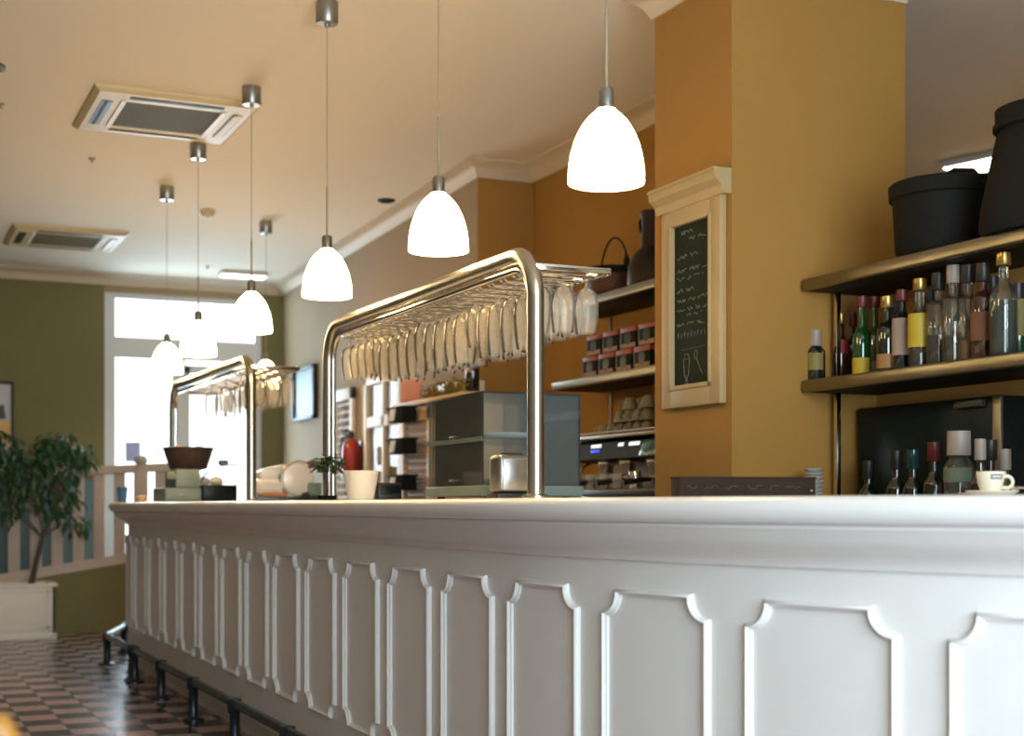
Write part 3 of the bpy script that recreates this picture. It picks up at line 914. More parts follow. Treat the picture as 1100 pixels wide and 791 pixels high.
for (y, z) in ((4.84, 1.35), (4.84, 1.19)):
    MB().tube([(cx0, y - .02, z), (cx0 - .018, y - .02, z), (cx0 - .018, y + .02, z), (cx0, y + .02, z)], .005, 6).build('door_clip', 'dark_steel', case)
for (x, y, z, r) in ((2.2, 4.84, cz0 + .051, .12), (2.2, 4.84, 1.344, .10)):
    tag(MB().lathe([(.0005, .012), (r * .6, .012), (r * .9, .022), (r, .026), (r * .95, .018), (r * .55, .004), (.0005, .004)], 24, (x, y, z)).build('serving_plate', 'grey_ceramic'), 'pale plate on the %s level of the glass display case' % ('lower' if z < 1.3 else 'upper'), 'plate')

o = thing('napkin_dispenser', 'brushed steel napkin dispenser in front of the glass display case', 'napkin dispenser', (1.99, 4.33, CT))
MB().box(1.925, 2.055, 4.29, 4.38, CT + .018, CT + .15, .018, 3).build('body', 'brushed', o)
MB().box(1.92, 2.06, 4.285, 4.385, CT, CT + .02, .004).build('base', 'black', o)
MB().box(1.94, 2.04, 4.286, 4.2905, CT + .03, CT + .135, .002).build('front_plate', 'steel', o)
MB().box(1.96, 2.02, 4.31, 4.36, CT + .148, CT + .155).build('slot', 'black', o)

# cash register with a basket on it, pastry cover next to it
rg = thing('cash_register', 'grey green cash register on the far end of the counter behind the small rack', 'cash register', (1.78, 8.75, CT))
MB().box(1.66, 1.88, 8.6, 9.0, CT, CT + .085, .008).build('drawer', 'register_grey', rg)
MB().box(1.665, 1.875, 8.594, 8.602, CT + .012, CT + .07, .002).build('drawer_front', 'register_grey', rg)
MB().box(1.73, 1.88, 8.64, 8.97, CT + .085, CT + .20, .01).build('body', 'register_grey', rg)
MB().box(1.74, 1.76, 8.592, 8.596, CT + .04, CT + .05, .001).build('lock', 'brushed', rg)
b = MB(); b.obox((1.76, 8.65, CT + .16), 0, .16, .008, .05, .002, rx=-.3); b.build('display', 'register_dark', rg)
bs = thing('wicker_basket', 'dark wicker basket of small items standing on the cash register', 'basket', (1.8, 8.8, CT + .201))
b = MB()
pr = [(.0005, 0), (.10, 0), (.115, .01), (.145, .10), (.15, .125), (.143, .13), (.137, .10), (.105, .015), (.0005, .012)]
b.lathe(pr, 24, (1.84, 8.80, CT + .201)); b.build('basket_bowl', 'wicker', bs)
MB().tube([(1.84 + .148 * cos(a * pi / 12), 8.80 + .148 * sin(a * pi / 12), CT + .201 + .128) for a in range(24)], .009, 6, closed=True).build('basket_rim', 'wicker', bs)
for (dx_, dy, c, lb) in ((-.07, -.06, 'orange_fruit', 'orange wrapped sweet lying at the left of the wicker basket'), (.05, -.08, 'orange_fruit', 'orange wrapped sweet lying at the right of the wicker basket'), (-.10, .02, 'paper_white', 'crumpled white wrapper in the wicker basket'), (.0, .04, 'soft_black', 'dark wrapped sweet in the middle of the wicker basket')):
    b = MB(); b.lathe([(.0005, -.03), (.02, -.026), (.034, -.008), (.036, .008), (.022, .026), (.0005, .03)], 12, (1.84 + dx_, 8.80 + dy, CT + .201 + .115)); tag(b.build('wrapped_sweet', c), lb, 'sweet', 'sweets in the basket')

pc = thing('pastry_display', 'black pastry tray under a clear curved cover beside the cash register', 'pastry display', (2.0, 8.75, CT))
MB().box(1.885, 2.10, 8.6, 8.98, CT, CT + .105, .01).build('tray', 'gloss_black', pc)
b = MB()
sec = [(1.88 + .20 * (1 - cos(a)), .105 + .125 * sin(a)) for a in [pi / 2 * i / 8 for i in range(9)]] + [(2.09, .23)]
A = [[b.bm.verts.new((x, y, CT + z)) for x, z in sec] for y in (8.61, 8.97)]
for i in range(len(sec) - 1): b.bm.faces.new((A[0][i], A[0][i + 1], A[1][i + 1], A[1][i]))
b.build('cover', 'cover_clear', pc)
b = MB(); b.tube([(x, 8.61, CT + z) for x, z in sec], .004, 6); b.tube([(x, 8.97, CT + z) for x, z in sec], .004, 6); b.tube([(2.09, 8.61, CT + .23), (2.09, 8.97, CT + .23)], .004, 6)
b.tube([(2.09, 8.61, CT + .10), (2.09, 8.61, CT + .23)], .004, 6); b.build('cover_edge', 'brushed', pc)
MB().box(2.03, 2.08, 8.75, 8.82, CT + .228, CT + .262, .006).build('handle', 'register_dark', pc)
for i, (dx_, dy) in enumerate(((.0, .0), (-.05, .11), (.05, .2))):
    tag(MB().lathe([(.0005, .001), (.035, .004), (.043, .02), (.035, .04), (.015, .05), (.0005, .051)], 14, (1.985 + dx_, 8.68 + dy, CT + .105)).build('pastry', 'cream_ceramic'), 'pale round pastry under the clear cover, %s of the three' % ('front', 'middle', 'rear')[i] if i != 1 else 'pale round pastry under the clear cover, middle of the three', 'pastry', 'pastries under the cover')
# small things at the counter's far end
o = thing('blue_tumbler', 'small blue plastic tumbler at the far left end of the counter', 'tumbler', (1.556, 9.62, CT))
MB().lathe([(.0005, .0), (.026, .0), (.036, .10), (.033, .10), (.024, .004), (.0005, .004)], 18, (1.565, 9.55, CT)).build('cup', 'blue_plastic', o)
tag(MB().lathe([(.0005, .0), (.03, .0), (.038, .012), (.036, .03), (.02, .042), (.0005, .044)], 14, (1.63, 9.2, CT)).build('bread_roll', 'yellow_wood'), 'small beige bread roll beside the cash register', 'bread roll')

# meat slicer
sl = thing('meat_slicer', 'white enamel meat slicer with a black knob between the two glass racks', 'slicer', (2.25, 8.0, CT))
sx, sy = 2.24, 8.0
b = MB(); b.box(sx - .20, sx + .18, sy - .12, sy + .14, CT, CT + .03, .008); b.build('base', 'dark_steel', sl)
b = MB(); b.box(sx - .19, sx - .02, sy - .08, sy + .12, CT + .03, CT + .135, .045, 4); b.build('motor_housing', 'white_enamel', sl)
b = MB(); b.obox((sx - .06, sy + .06, CT + .16), 0, .2, .12, .09, .035, ry=radians(-14)); b.build('top_guard', 'white_enamel', sl)
b = MB(); b.lathe([(.0005, -.02), (.05, -.022), (.088, -.012), (.095, .0), (.088, .012), (.0005, .014)], 32, (sx + .05, sy - .07, CT + .125), axis='Y'); b.build('blade', 'white_enamel', sl)
b = MB(); b.tube([(sx + .05 + .108 * cos(a), sy - .066, CT + .125 + .108 * sin(a)) for a in [pi * .30 + i * pi * 1.0 / 14 for i in range(15)]], .008, 8); b.build('blade_guard', 'chrome', sl)
b = MB(); b.box(sx + .10, sx + .18, sy - .11, sy + .1, CT + .03, CT + .11, .01); b.build('carriage', 'register_grey', sl)
b = MB(); b.lathe([(.0005, -.03), (.02, -.03), (.024, -.02), (.024, -.004), (.01, .0), (.01, .02)], 16, (sx + .07, sy - .14, CT + .032), axis='Y'); b.build('knob', 'black', sl)
b = MB(); b.lathe([(.0005, .0), (.016, .0), (.02, .02), (.012, .034), (.0005, .036)], 12, (sx + .125, sy - .04, CT + .20)); b.tube([(sx + .125, sy - .04, CT + .1), (sx + .125, sy - .04, CT + .205)], .006, 6); b.build('handle', 'knob_red', sl)
b = MB(); b.box(sx - .17, sx - .02, sy - .086, sy - .079, CT + .032, CT + .05); b.build('front_strip', 'orange_tape', sl)

# cream pot and small plant, black card reader
o = thing('flower_pot', 'cream ceramic flower pot on the counter left of the black card reader', 'pot', (1.75, 5.2, CT))
MB().lathe([(.0005, 0), (.045, 0), (.05, .004), (.066, .085), (.069, .108), (.066, .112), (.061, .108), (.056, .09), (.0005, .085)], 28, (1.75, 5.2, CT)).build('pot_body', 'cream_ceramic', o)
MB().lathe([(.0005, .092), (.058, .091)], 20, (1.75, 5.2, CT)).build('soil', 'soil', o)
pp = Vector((1.745, 5.62, CT))
o = thing('small_potted_tree', 'small dark green potted plant behind the cream pot', 'potted plant', pp)
MB().lathe([(.0005, 0), (.036, 0), (.042, .02), (.038, .02), (.034, .014), (.0005, .014)], 20, pp).build('dish', 'soft_black', o)
MB().tube([pp + Vector(v) for v in ((0, 0, .012), (.003, 0, .05), (-.002, 0, .10), (0, 0, .15))], .006, 6, radii=[.008, .006, .005, .004]).build('stem', 'bark', o)
b = MB()
for i in range(260):
    v = Vector((random.gauss(0, 1), random.gauss(0, 1), random.gauss(0, .7))).normalized() * random.random() ** .4
    p = pp + Vector((v.x * .062 + .006, v.y * .062, .145 + v.z * .042))
    leaf(b, p, Vector((v.x, v.y, random.gauss(.2, .4))), random.uniform(.022, .036), .014, .3)
b.build('foliage', 'leaf_small', o, smooth=0)
o = thing('card_reader', 'small tilted black card reader right of the cream flower pot', 'card reader', (2.0, 5.6, CT))
MB().obox((2.005, 5.6, CT + .036), 0, .105, .05, .07, .006, rx=-.15).build('body', 'black', o)
MB().obox((2.005, 5.5685, CT + .045), 0, .085, .004, .035, .001, rx=-.15).build('screen', 'gloss_black', o)
MB().box(1.96, 2.05, 5.58, 5.64, CT, CT + .01, .002).build('stand', 'dark_steel', o)

# dark sign box, saucers, coffee cup
sg = thing('wooden_sign_box', 'long low dark wooden box with faint lettering on the counter below the pillar', 'box', (2.22, 3.3, CT))
ang = 0.
sm = Matrix.Translation((2.225, 3.3, CT)) @ Matrix.Rotation(radians(-12), 4, 'Z')
b = MB(); b.box(-.2, .2, -.035, .035, .0, .055, .003); b.xf(sm); b.build('box_body', 'dark_wood', sg)
b = MB(); b.box(-.202, .202, -.037, .037, .052, .058, .002); b.xf(sm); b.build('lid', 'dark_wood', sg)
b = MB(); b.box(-.183, -.025, -.037, -.0348, .012, .044); b.box(-.01, .165, -.037, -.0348, .012, .044); b.xf(sm); b.build('panel', 'dark_wood', sg)


def scribble(b, x0, x1, zc, h, y, th=.0012, seed=0, wordy=True):
    """illegible hand lettering: a run of small looped strokes"""
    rnd = random.Random(seed); x = x0
    while x < x1:
        wl = rnd.uniform(.25, .7) * h * 5 if wordy else x1 - x0
        xe = min(x1, x + wl); pts = []
        while x < xe:
            k = rnd.random(); pts.append((x, y, zc + (rnd.choice((-.5, .5, .25, -.2, .9 if k > .8 else .4))) * h * .55)); x += rnd.uniform(.22, .42) * h
        if len(pts) > 1: b.tube(pts, th, 4)
        x += h * .7


b = MB(); scribble(b, -.178, -.03, .028, .018, -.0375, .0012, 3); scribble(b, -.005, .16, .028, .02, -.0375, .0012, 5); b.xf(sm); b.build('lettering', 'letters', sg)
MB().lathe([(.0005, -.006), (.004, -.004), (.004, .002)], 8, tuple(sm @ Vector((.185, -.036, .02))), axis='Y').build('latch', 'cap_gold', sg)

CX, CY = 2.425, 2.56
tag(MB().lathe([(.0005, .004), (.035, .003), (.05, .010), (.060, .014), (.0605, .0125), (.05, .006), (.036, 0), (.0005, 0)], 36, (CX, CY, CT)).build('saucer', 'cream_ceramic'), 'cream saucer under the espresso cup on the counter', 'saucer')
cu = thing('espresso_cup', 'cream espresso cup with a grey label on a saucer on the white counter', 'cup', (CX - .005, CY, CT + .0045))
MB().lathe([(.0005, .0), (.019, 0), (.021, .003), (.027, .02), (.0315, .042), (.033, .054), (.0315, .0545), (.029, .04), (.025, .02), (.018, .006), (.0005, .005)], 32, (CX - .005, CY, CT + .0045)).build('cup_body', 'cream_ceramic', cu)
ra = Vector((cos(radians(-24.7)), sin(radians(-24.7)), 0))
hp = []
for i in range(11):
    a = -1.9 + 3.8 * i / 10
    hp.append(Vector((CX - .005, CY, CT + .034)) + ra * (.038 + .014 * cos(a)) + Vector((0, 0, .014 * sin(a))))
hp = [hp[0] - ra * .008] + hp + [hp[-1] - ra * .004]
MB().tube(hp, .0042, 8).build('handle', 'cream_ceramic', cu)
fa = math.atan2(-cos(radians(24.7)), -sin(radians(24.7)))
MB().lathe([(.0315, .036), (.0327, .048)], 10, (CX - .005, CY, CT + .0045), a0=fa - .32, a1=fa + .62).build('logo_label', 'logo_grey', cu)
b = MB()
b.lathe([(.0322, .0405), (.0326, .0435)], 8, (CX - .005, CY, CT + .0046), a0=fa - .2, a1=fa + .5); b.build('logo_text', 'cream_ceramic', cu)
tag(MB().tube([(CX + .035, CY - .03, CT + .019), (CX + .055, CY - .03, CT + .021), (CX + .075, CY - .035, CT + .02)], .0032, 6, radii=[.006, .003, .0025]).build('teaspoon', 'chrome'), 'small teaspoon resting on the saucer behind the cup handle', 'teaspoon')

# ------------------------------------------------------------------ back bar, left part: worktop, coffee machine, shelves
WT = .95
o = thing('back_counter', 'low back bar counter below the coffee machine behind the bar', 'counter', (3.55, 6.4, 0))
MB().box(3.24, 3.785, 5.06, 7.5, 0, WT - .03, .004).build('cabinet', 'white_wood', o)
MB().box(3.20, 3.787, 5.05, 7.52, WT - .03, WT, .004).build('worktop', 'brushed', o)
cm = thing('coffee_machine', 'large dark espresso machine with lit buttons on the back counter left of the pillar', 'coffee machine', (3.5, 5.85, WT))
my0, my1, mx0, mx1 = 5.12, 6.40, 3.30, 3.77
MB().box(mx0 + .02, mx1, my0, my1, WT + .12, 1.16, .01).build('drip_base', 'steel', cm)
MB().box(mx0 - .06, mx0 + .25, my0 + .02, my1 - .02, 1.145, 1.175, .006).build('drip_tray', 'dark_steel', cm)
for yy in (my0 + .06, my1 - .06):
    for xx in (mx0 + .05, mx1 - .05): MB().lathe([(.02, 0), (.025, .12)], 12, (xx, yy, WT), cap=True).build('foot', 'chrome', cm)
MB().box(mx0 + .2, mx1, my0, my1, 1.16, 1.42, .01).build('back_body', 'steel', cm)
b = MB()   # brow panel with sloped face
v = []
for y in (my0, my1):
    v += [b.bm.verts.new(p) for p in ((mx0 + .05, y, 1.425), (mx1, y, 1.425), (mx1, y, 1.31), (mx0 + .06, y, 1.31), (mx0 - .02, y, 1.325), (mx0 + .01, y, 1.405))]
for i in range(6): b.bm.faces.new((v[i], v[(i + 1) % 6], v[6 + (i + 1) % 6], v[6 + i]))
b.bm.faces.new(v[:6]); b.bm.faces.new(v[6:]); b.build('head_panel', 'machine_dark', cm, smooth=0)
MB().box(mx0 - .0, mx1, my0 - .0, my1, 1.426, 1.445, .004).build('cup_tray', 'shelf_metal', cm)
b = MB(); b.tube([(mx0 + .01, my0, 1.455), (mx0 + .01, my1, 1.455)], .006, 8); b.build('tray_gallery', 'chrome', cm)
for (yy, wd_, m_) in ((6.18, .10, 'screen_white'), (5.93, .05, 'screen_white'), (5.80, .10, 'screen_white'), (5.50, .10, 'screen_white')):
    MB().obox((mx0 + .001, yy, 1.391), 0, .004, wd_, .018, .001, ry=radians(20)).build('button_light', m_, cm)
for (yy, wd_) in ((6.18, .09), (5.53, .03)):
    MB().obox((mx0 - .006, yy, 1.366), 0, .004, wd_, .014, .001, ry=radians(20)).build('display_light', 'screen_blue', cm)
MB().obox((mx0 - .0045, 5.65, 1.365), 0, .003, .16, .07, .001, ry=radians(20)).build('badge_plate', 'machine_teal', cm)
for yy in (5.45, 5.72, 5.98, 6.2):
    MB().lathe([(.0005, 1.235), (.03, 1.235), (.036, 1.25), (.036, 1.28), (.045, 1.30), (.045, 1.315), (.0005, 1.315)], 20, (mx0 + .07, yy, 0)).build('brew_group', 'chrome', cm)
    pf = MB().lathe([(.0005, 1.20), (.012, 1.20), (.03, 1.212), (.034, 1.236), (.0005, 1.237)], 18, (mx0 + .07, yy, 0)).build('portafilter', 'chrome', cm)
    MB().tube([(mx0 + .04, yy, 1.222), (mx0 - .0, yy, 1.22), (mx0 - .10, yy + .01, 1.205)], .012, 8, radii=[.009, .012, .014]).build('portafilter_handle', 'black', pf)
for yy in (my0 + .1, my1 - .08):
    MB().tube([(mx0 + .04, yy, 1.31), (mx0 - .0, yy, 1.29), (mx0 - .04, yy, 1.22), (mx0 - .06, yy + .02, 1.17)], .006, 8).build('steam_wand', 'chrome', cm)
MB().tube([(mx0 + .02, my1 + .01, 1.42), (mx0 - .03, my1 + .16, 1.40), (mx0 - .05, my1 + .22, 1.385)], .008, 8).build('side_arm', 'chrome', cm)
gi = 0
for yy, lb in ((5.86, 'beside the pillar edge'),):
    tag(MB().lathe([(.0005, 0), (.032, 0), (.036, .05), (.03, .085), (.027, .085), (.033, .05), (.029, .004), (.0005, .004)], 18, (mx0 + .04, yy, 1.176)).build('milk_jug', 'chrome'), 'steel milk jug on the drip tray, %s' % lb, 'jug')
tg = None
for i, yy in enumerate((5.93, 6.0, 6.07, 6.14, 6.21, 6.28)):
    pos = (mx0 - .02 + (i % 2) * .02, yy, 1.1755)
    if tg is None:
        tg = MB().lathe([(.0005, .004), (.022, .002), (.024, 0), (.030, .075), (.029, .076), (.023, .006), (.0005, .005)], 16).build('glass_tumbler', 'wine_glass')
        tag(tg, 'small clear glass standing on the drip tray of the espresso machine', 'glass', 'glasses on the drip tray'); tg.location = pos
    else: dup(tg, pos)
# stacked cups on the machine
c0 = thing('stacked_cup', 'olive grey coffee cup stacked upside down on top of the espresso machine', 'cup', (0, 0, 0), 'cups on the espresso machine')
MB().lathe([(.0005, .058), (.022, .058), (.024, .052), (.034, .03), (.041, .002), (.039, 0), (.036, .006), (.03, .028), (.02, .05), (.0005, .05)], 18).build('cup_body', 'cup_stack', c0)
MB().tube([(.036, 0, .016), (.05, 0, .018), (.057, 0, .030), (.05, 0, .043), (.032, 0, .043)], .0045, 6).build('handle', 'cup_stack', c0)
cnt = 0
for lev, (ya_, yb_) in enumerate(((5.78, 6.36), (5.78, 6.22), (5.78, 6.05))):
    for k in range(int((yb_ - ya_) / .088)):
        for xx in (3.39, 3.48, 3.57):
            if lev > 1 and (xx > 3.5 or (xx < 3.4 and k % 3 == 1)): continue
            pos = (xx, ya_ + k * .088 + .04, 1.4455 + lev * .0585); a = random.uniform(1.9, 4.4)
            if cnt == 0: c0.location = pos; c0.rotation_euler = (0, 0, a)
            else: dup(c0, pos, rz=a)
            cnt += 1
o = thing('tea_kettle', 'rounded olive grey metal pot on the espresso machine beside the pillar', 'pot', (3.42, 5.52, 1.5625))


def shelf(name, label, x0, x1, y0, y1, ztop, posts, th=.045, zpost=(1.0, 2.3), pm='brushed'):
    o = thing(name, label, 'shelf', ((x0 + x1) / 2, (y0 + y1) / 2, ztop - th))
    MB().box(x0 + .02, x1, y0, y1, ztop - th, ztop - .004, .003).build('board', 'shelf_dark', o)
    b = MB(); b.box(x0, x0 + .022, y0 - .003, y1 + .003, ztop - th - .002, ztop + .0, .008, 3); b.build('front_trim', 'shelf_metal', o)
    MB().box(x0 + .015, x1, y0 - .004, y0 + .004, ztop - th - .001, ztop, .002).build('end_trim', 'shelf_metal', o)
    MB().box(x0 + .015, x1, y1 - .004, y1 + .004, ztop - th - .001, ztop, .002).build('end_trim', 'shelf_metal', o)
    MB().box(x0 + .01, x1, y0 + .004, y1 - .004, ztop - .006, ztop - .001).build('top_sheet', 'shelf_metal', o)
    return o


bpy.data.objects.remove(o)
shelf('steel_shelf', 'lower dark steel edged shelf carrying red cartons above the espresso machine', 3.45, 3.775, 5.06, 6.98, 1.775, [])
shelf('steel_shelf', 'upper dark steel edged shelf carrying an old bucket left of the chalkboard', 3.45, 3.775, 5.06, 6.98, 2.19, [])
fr2 = thing('shelf_post', 'thin steel post holding the two shelves above the espresso machine', 'shelf post', (3.785, 6.0, WT), 'shelf posts behind the espresso machine')
MB().box(3.776, 3.789, 6.0, 6.025, WT, 2.25, .003).build('upright', 'brushed', fr2)
fr3 = dup(fr2, (3.785, 6.9, WT), 'thin steel post at the left end of the two shelves, beside the hanging glasses')

# cartons
k0 = thing('carton', 'x', 'carton', (0, 0, 0), 'red cartons on the lower shelf')
MB().box(-.06, .06, -.078, .078, 0, .108, .004).build('carton_box', 'carton_dark', k0)
MB().box(-.0612, .0612, -.0792, .0792, .082, .1088, .003).build('top_band', 'carton_red', k0)
b = MB(); b.lathe([(.0005, -.0625), (.034, -.0618)], 20, (0, 0, 0), axis='X'); b.xf(Matrix.Translation((0, .0, .052))); b.build('round_picture', 'gloss_black', k0)
b = MB(); b.box(-.0614, -.0604, -.075, .075, .003, .026); b.build('bottom_band', 'carton_amber', k0)
MB().box(-.0616, -.0602, .068, .0785, .0, .09).build('edge_stripe', 'ac_grille', k0)
ky = [6.60, 6.42, 6.235, 6.05, 5.87, 5.69]
nm_ = ['leftmost', 'second from the left', 'third from the left', 'beside the chalkboard frame', 'behind the chalkboard', 'deepest behind the chalkboard']
k = 0
for row in range(2):
    for i, y in enumerate(ky[:4]):
        lb = 'dark carton with red top band in the %s row, %s' % ('lower' if row == 0 else 'upper', nm_[i])
        pos = (3.545, y - row * .045, 1.7755 + row * .1092)
        if k == 0: k0.location = pos; k0['label'] = lb
        else: dup(k0, pos, lb)
        k += 1

# old bucket and jug on the upper shelf
BU = (3.60, 6.55, 2.1905)
o = thing('old_bucket', 'old dark metal bucket with raised wire handle on the upper shelf left of the chalkboard', 'bucket', BU)
MB().lathe([(.0005, 0), (.115, 0), (.125, .01), (.13, .05), (.135, .12), (.140, .125), (.141, .15), (.134, .15), (.128, .12), (.118, .015), (.0005, .012)], 32, BU).build('bucket_body', 'bucket_rust', o)
MB().lathe([(.136, .118), (.143, .12), (.146, .135), (.145, .154), (.138, .156), (.134, .15)], 32, BU).build('rim_band', 'old_iron', o)
hpts = []
for i in range(15):
    a = pi * i / 14
    hpts.append((BU[0] + .02 * sin(a), BU[1] + .14 * cos(a), BU[2] + .15 + .17 * sin(a) * (1 + .25 * cos(a))))
MB().tube(hpts, .0055, 8).build('handle', 'old_iron', o)
b = MB(); b.tube([(BU[0], BU[1] - .142 + .022 * cos(a), BU[2] + .175 + .026 * sin(a)) for a in [i * pi / 6 for i in range(12)]], .006, 6, closed=True); b.tube([(BU[0], BU[1] + .142, BU[2] + .13), (BU[0], BU[1] + .142, BU[2] + .18)], .008, 6); b.tube([(BU[0], BU[1] - .142, BU[2] + .13), (BU[0], BU[1] - .142, BU[2] + .21)], .008, 6); b.build('handle_lug', 'old_iron', o)
JU = (3.60, 6.14, 2.1905)
o = thing('old_jug', 'tall old dark metal jug on the upper shelf half hidden by the chalkboard', 'jug', JU)
MB().lathe([(.0005, 0), (.12, 0), (.13, .02), (.125, .10), (.10, .16), (.06, .20), (.055, .33), (.066, .375), (.060, .38), (.048, .34), (.0005, .33)], 30, JU).build('jug_body', 'old_copper', o)
MB().tube([(JU[0], JU[1] + .056, JU[2] + .35), (JU[0], JU[1] + .10, JU[2] + .375), (JU[0], JU[1] + .13, JU[2] + .35), (JU[0], JU[1] + .12, JU[2] + .30), (JU[0], JU[1] + .085, JU[2] + .29), (JU[0], JU[1] + .06, JU[2] + .315)], .0075, 8).build('handle', 'old_iron', o)

# ------------------------------------------------------------------ chalkboard on the pillar
cb = thing('chalkboard', 'tall narrow menu chalkboard in a cream wooden frame hanging on the ochre pillar', 'chalkboard', (PX, 4.72, 1.48))
y0, y1, z0, z1 = 4.505, 4.935, 1.485, 2.305
xf = PX - .001
b = MB()
b.box(xf - .032, xf, y0, y0 + .075, z0, z1, .006); b.box(xf - .032, xf, y1 - .075, y1, z0, z1, .006); b.box(xf - .032, xf, y0 + .07, y1 - .07, z0, z0 + .085, .006); b.box(xf - .032, xf, y0 + .07, y1 - .07, z1 - .10, z1, .006)
b.build('frame', 'board_frame', cb)
prof = [(0, 2.270), (.036, 2.270), (.042, 2.285), (.045, 2.300), (.055, 2.310), (.07, 2.323), (.074, 2.335), (.074, 2.350), (.08, 2.355), (.08, 2.365), (0, 2.365)]
b = MB(); b.extr(prof, [(xf, y0 - .03, -1, 0), (xf, y1 + .03, -1, 0)]); b.build('crown_moulding', 'board_frame', cb, smooth=20)
b = MB(); b.box(xf - .038, xf - .03, y0 + .062, y0 + .078, z0 + .07, z1 - .09, .003); b.box(xf - .038, xf - .03, y1 - .078, y1 - .062, z0 + .07, z1 - .09, .003); b.box(xf - .038, xf - .03, y0 + .062, y1 - .062, z0 + .07, z0 + .088, .003); b.build('inner_moulding', 'board_frame', cb)
bd = MB().box(xf - .014, xf - .002, y0 + .06, y1 - .06, z0 + .07, z1 - .09).build('board', 'board_green', cb)
b = MB()
xw = xf - .0145


def wr(ya, yb, z, h, seed):    # writing runs from the far (left) edge towards the near (right) edge: decreasing y
    t = MB(); scribble(t, 0, ya - yb, 0, h, 0, .0017, seed)
    me = [(v.co.copy(), v) for v in t.bm.verts]
    mp = {}
    for v in t.bm.verts: mp[v] = b.bm.verts.new((xw + v.co.y, ya - v.co.x, z + v.co.z))
    for f in t.bm.faces: b.bm.faces.new([mp[v] for v in f.verts])
    t.bm.free()


lines = [(4.809, 4.713, 2.175, .026), (4.751, 4.589, 2.147, .026), (4.837, 4.684, 2.080, .022), (4.842, 4.598, 2.027, .022), (4.842, 4.646, 1.994, .022), (4.842, 4.713, 1.946, .022), (4.842, 4.598, 1.908, .022), (4.842, 4.598, 1.870, .022), (4.770, 4.656, 1.846, .022), (4.842, 4.637, 1.812, .022)]
for i, (ya, yb, z, h) in enumerate(lines): wr(ya, yb, z, h, 20 + i)
for i in range(11):
    y = 4.837 - i * .024; b.tube([(xw, y, 1.77), (xw, y - .01, 1.785 - .006 * (i % 2)), (xw, y - .004, 1.76)], .0011, 4)
b.build('chalk_writing', 'chalk', bd)
b = MB()
gx = 4.77
b.tube([(xw, gx + .022, 1.675), (xw, gx + .014, 1.610), (xw, gx + .004, 1.605), (xw, gx + .004, 1.585), (xw, gx + .016, 1.579), (xw, gx - .016, 1.579), (xw, gx - .004, 1.585), (xw, gx - .004, 1.605), (xw, gx - .014, 1.610), (xw, gx - .022, 1.675), (xw, gx + .022, 1.675), (xw, gx + .01, 1.695), (xw, gx - .012, 1.693), (xw, gx - .022, 1.675)], .0016, 4)
b.tube([(xw, 4.702 + .012 * cos(a), 1.687 + .018 * sin(a)) for a in [i * pi / 5 for i in range(10)]], .0013, 4, closed=True)
b.tube([(xw, 4.696, 1.67), (xw, 4.656, 1.61)], .0013, 4)
b.tube([(xw, 4.81, 1.712), (xw, 4.64, 1.717)], .0008, 4)
b.build('chalk_drawing', 'chalk', bd)

# ------------------------------------------------------------------ right part: bottle shelves, cooler, bottles
SX0, SX1, SY0, SY1 = 3.27, 3.635, 2.4, 4.455
SA, SB = 1.578, 1.965
shelf('bottle_shelf', 'long lower steel edged shelf of liquor bottles right of the pillar', SX0, SX1, SY0, SY1, SA, [])
shelf('bottle_shelf', 'long top steel edged shelf with a dark bucket right of the pillar', SX0, SX1, SY0, SY1, SB, [])
WR = 1.00
o = thing('bottle_counter', 'low back counter carrying bottles under the liquor shelves', 'counter', (3.55, 3.6, 0))
MB().box(3.10, 3.635, 2.2, 4.455, 0, WR - .03, .004).build('cabinet', 'dark_wood', o)
MB().box(3.06, 3.64, 2.2, 4.46, WR - .03, WR, .004).build('worktop', 'brushed', o)
p0 = thing('shelf_post', 'slim chrome post at the pillar end of the liquor shelves', 'shelf post', (3.41, 4.42, WR), 'posts of the liquor shelves')
MB().box(3.40, 3.42, 4.41, 4.43, WR, SA - .047, .002).build('lower_upright', 'chrome', p0)
MB().box(3.40, 3.42, 4.41, 4.43, SA + .001, SB - .047, .002).build('upright', 'chrome', p0)
dup(p0, (3.28, 3.29, WR), 'pale post at the right edge of the picture beside the liquor bottles', scale=(1.0, 1.0, 1.0))
p1 = [x for x in bpy.data.objects if x.get('label', '').startswith('pale post')][0]

co = thing('bottle_cooler', 'dark glass fronted bottle cooler under the liquor shelves', 'cooler', (3.57, 4.0, WR))
MB().box(3.515, 3.64, 3.67, 4.43, WR, 1.475, .006).build('body', 'gloss_black', co)
MB().box(3.505, 3.515, 3.69, 4.41, WR + .02, 1.43, .002).build('door', 'machine_dark', co)
MB().box(3.503, 3.517, 3.66, 3.70, WR + .02, 1.475, .003).build('side_trim', 'brushed', co)
MB().box(3.495, 3.515, 3.74, 3.88, 1.44, 1.465, .003).build('handle', 'dark_steel', co)

# dark bucket and tall churn on the top shelf
b0 = (3.44, 3.86, SB + .0005)
o = thing('dark_bucket', 'wide dark metal bucket on the top liquor shelf', 'bucket', b0)
MB().lathe([(.0005, 0), (.155, 0), (.168, .02), (.175, .14), (.178, .20), (.186, .205), (.188, .25), (.180, .252), (.172, .20), (.16, .02), (.0005, .015)], 36, b0).build('bucket_body', 'old_iron', o)
MB().lathe([(.178, .20), (.19, .203), (.192, .248), (.184, .256), (.178, .25)], 36, b0).build('rim_band', 'soft_black', o)
MB().tube([(b0[0], b0[1] - .19, b0[2] + .22), (b0[0] - .02, b0[1] - .16, b0[2] + .268), (b0[0] - .03, b0[1] - .08, b0[2] + .285), (b0[0] - .03, b0[1] + .0, b0[2] + .268), (b0[0] - .03, b0[1] + .02, b0[2] + .255)], .009, 8).build('handle', 'old_iron', o)
b1 = (3.44, 3.39, SB + .0005)
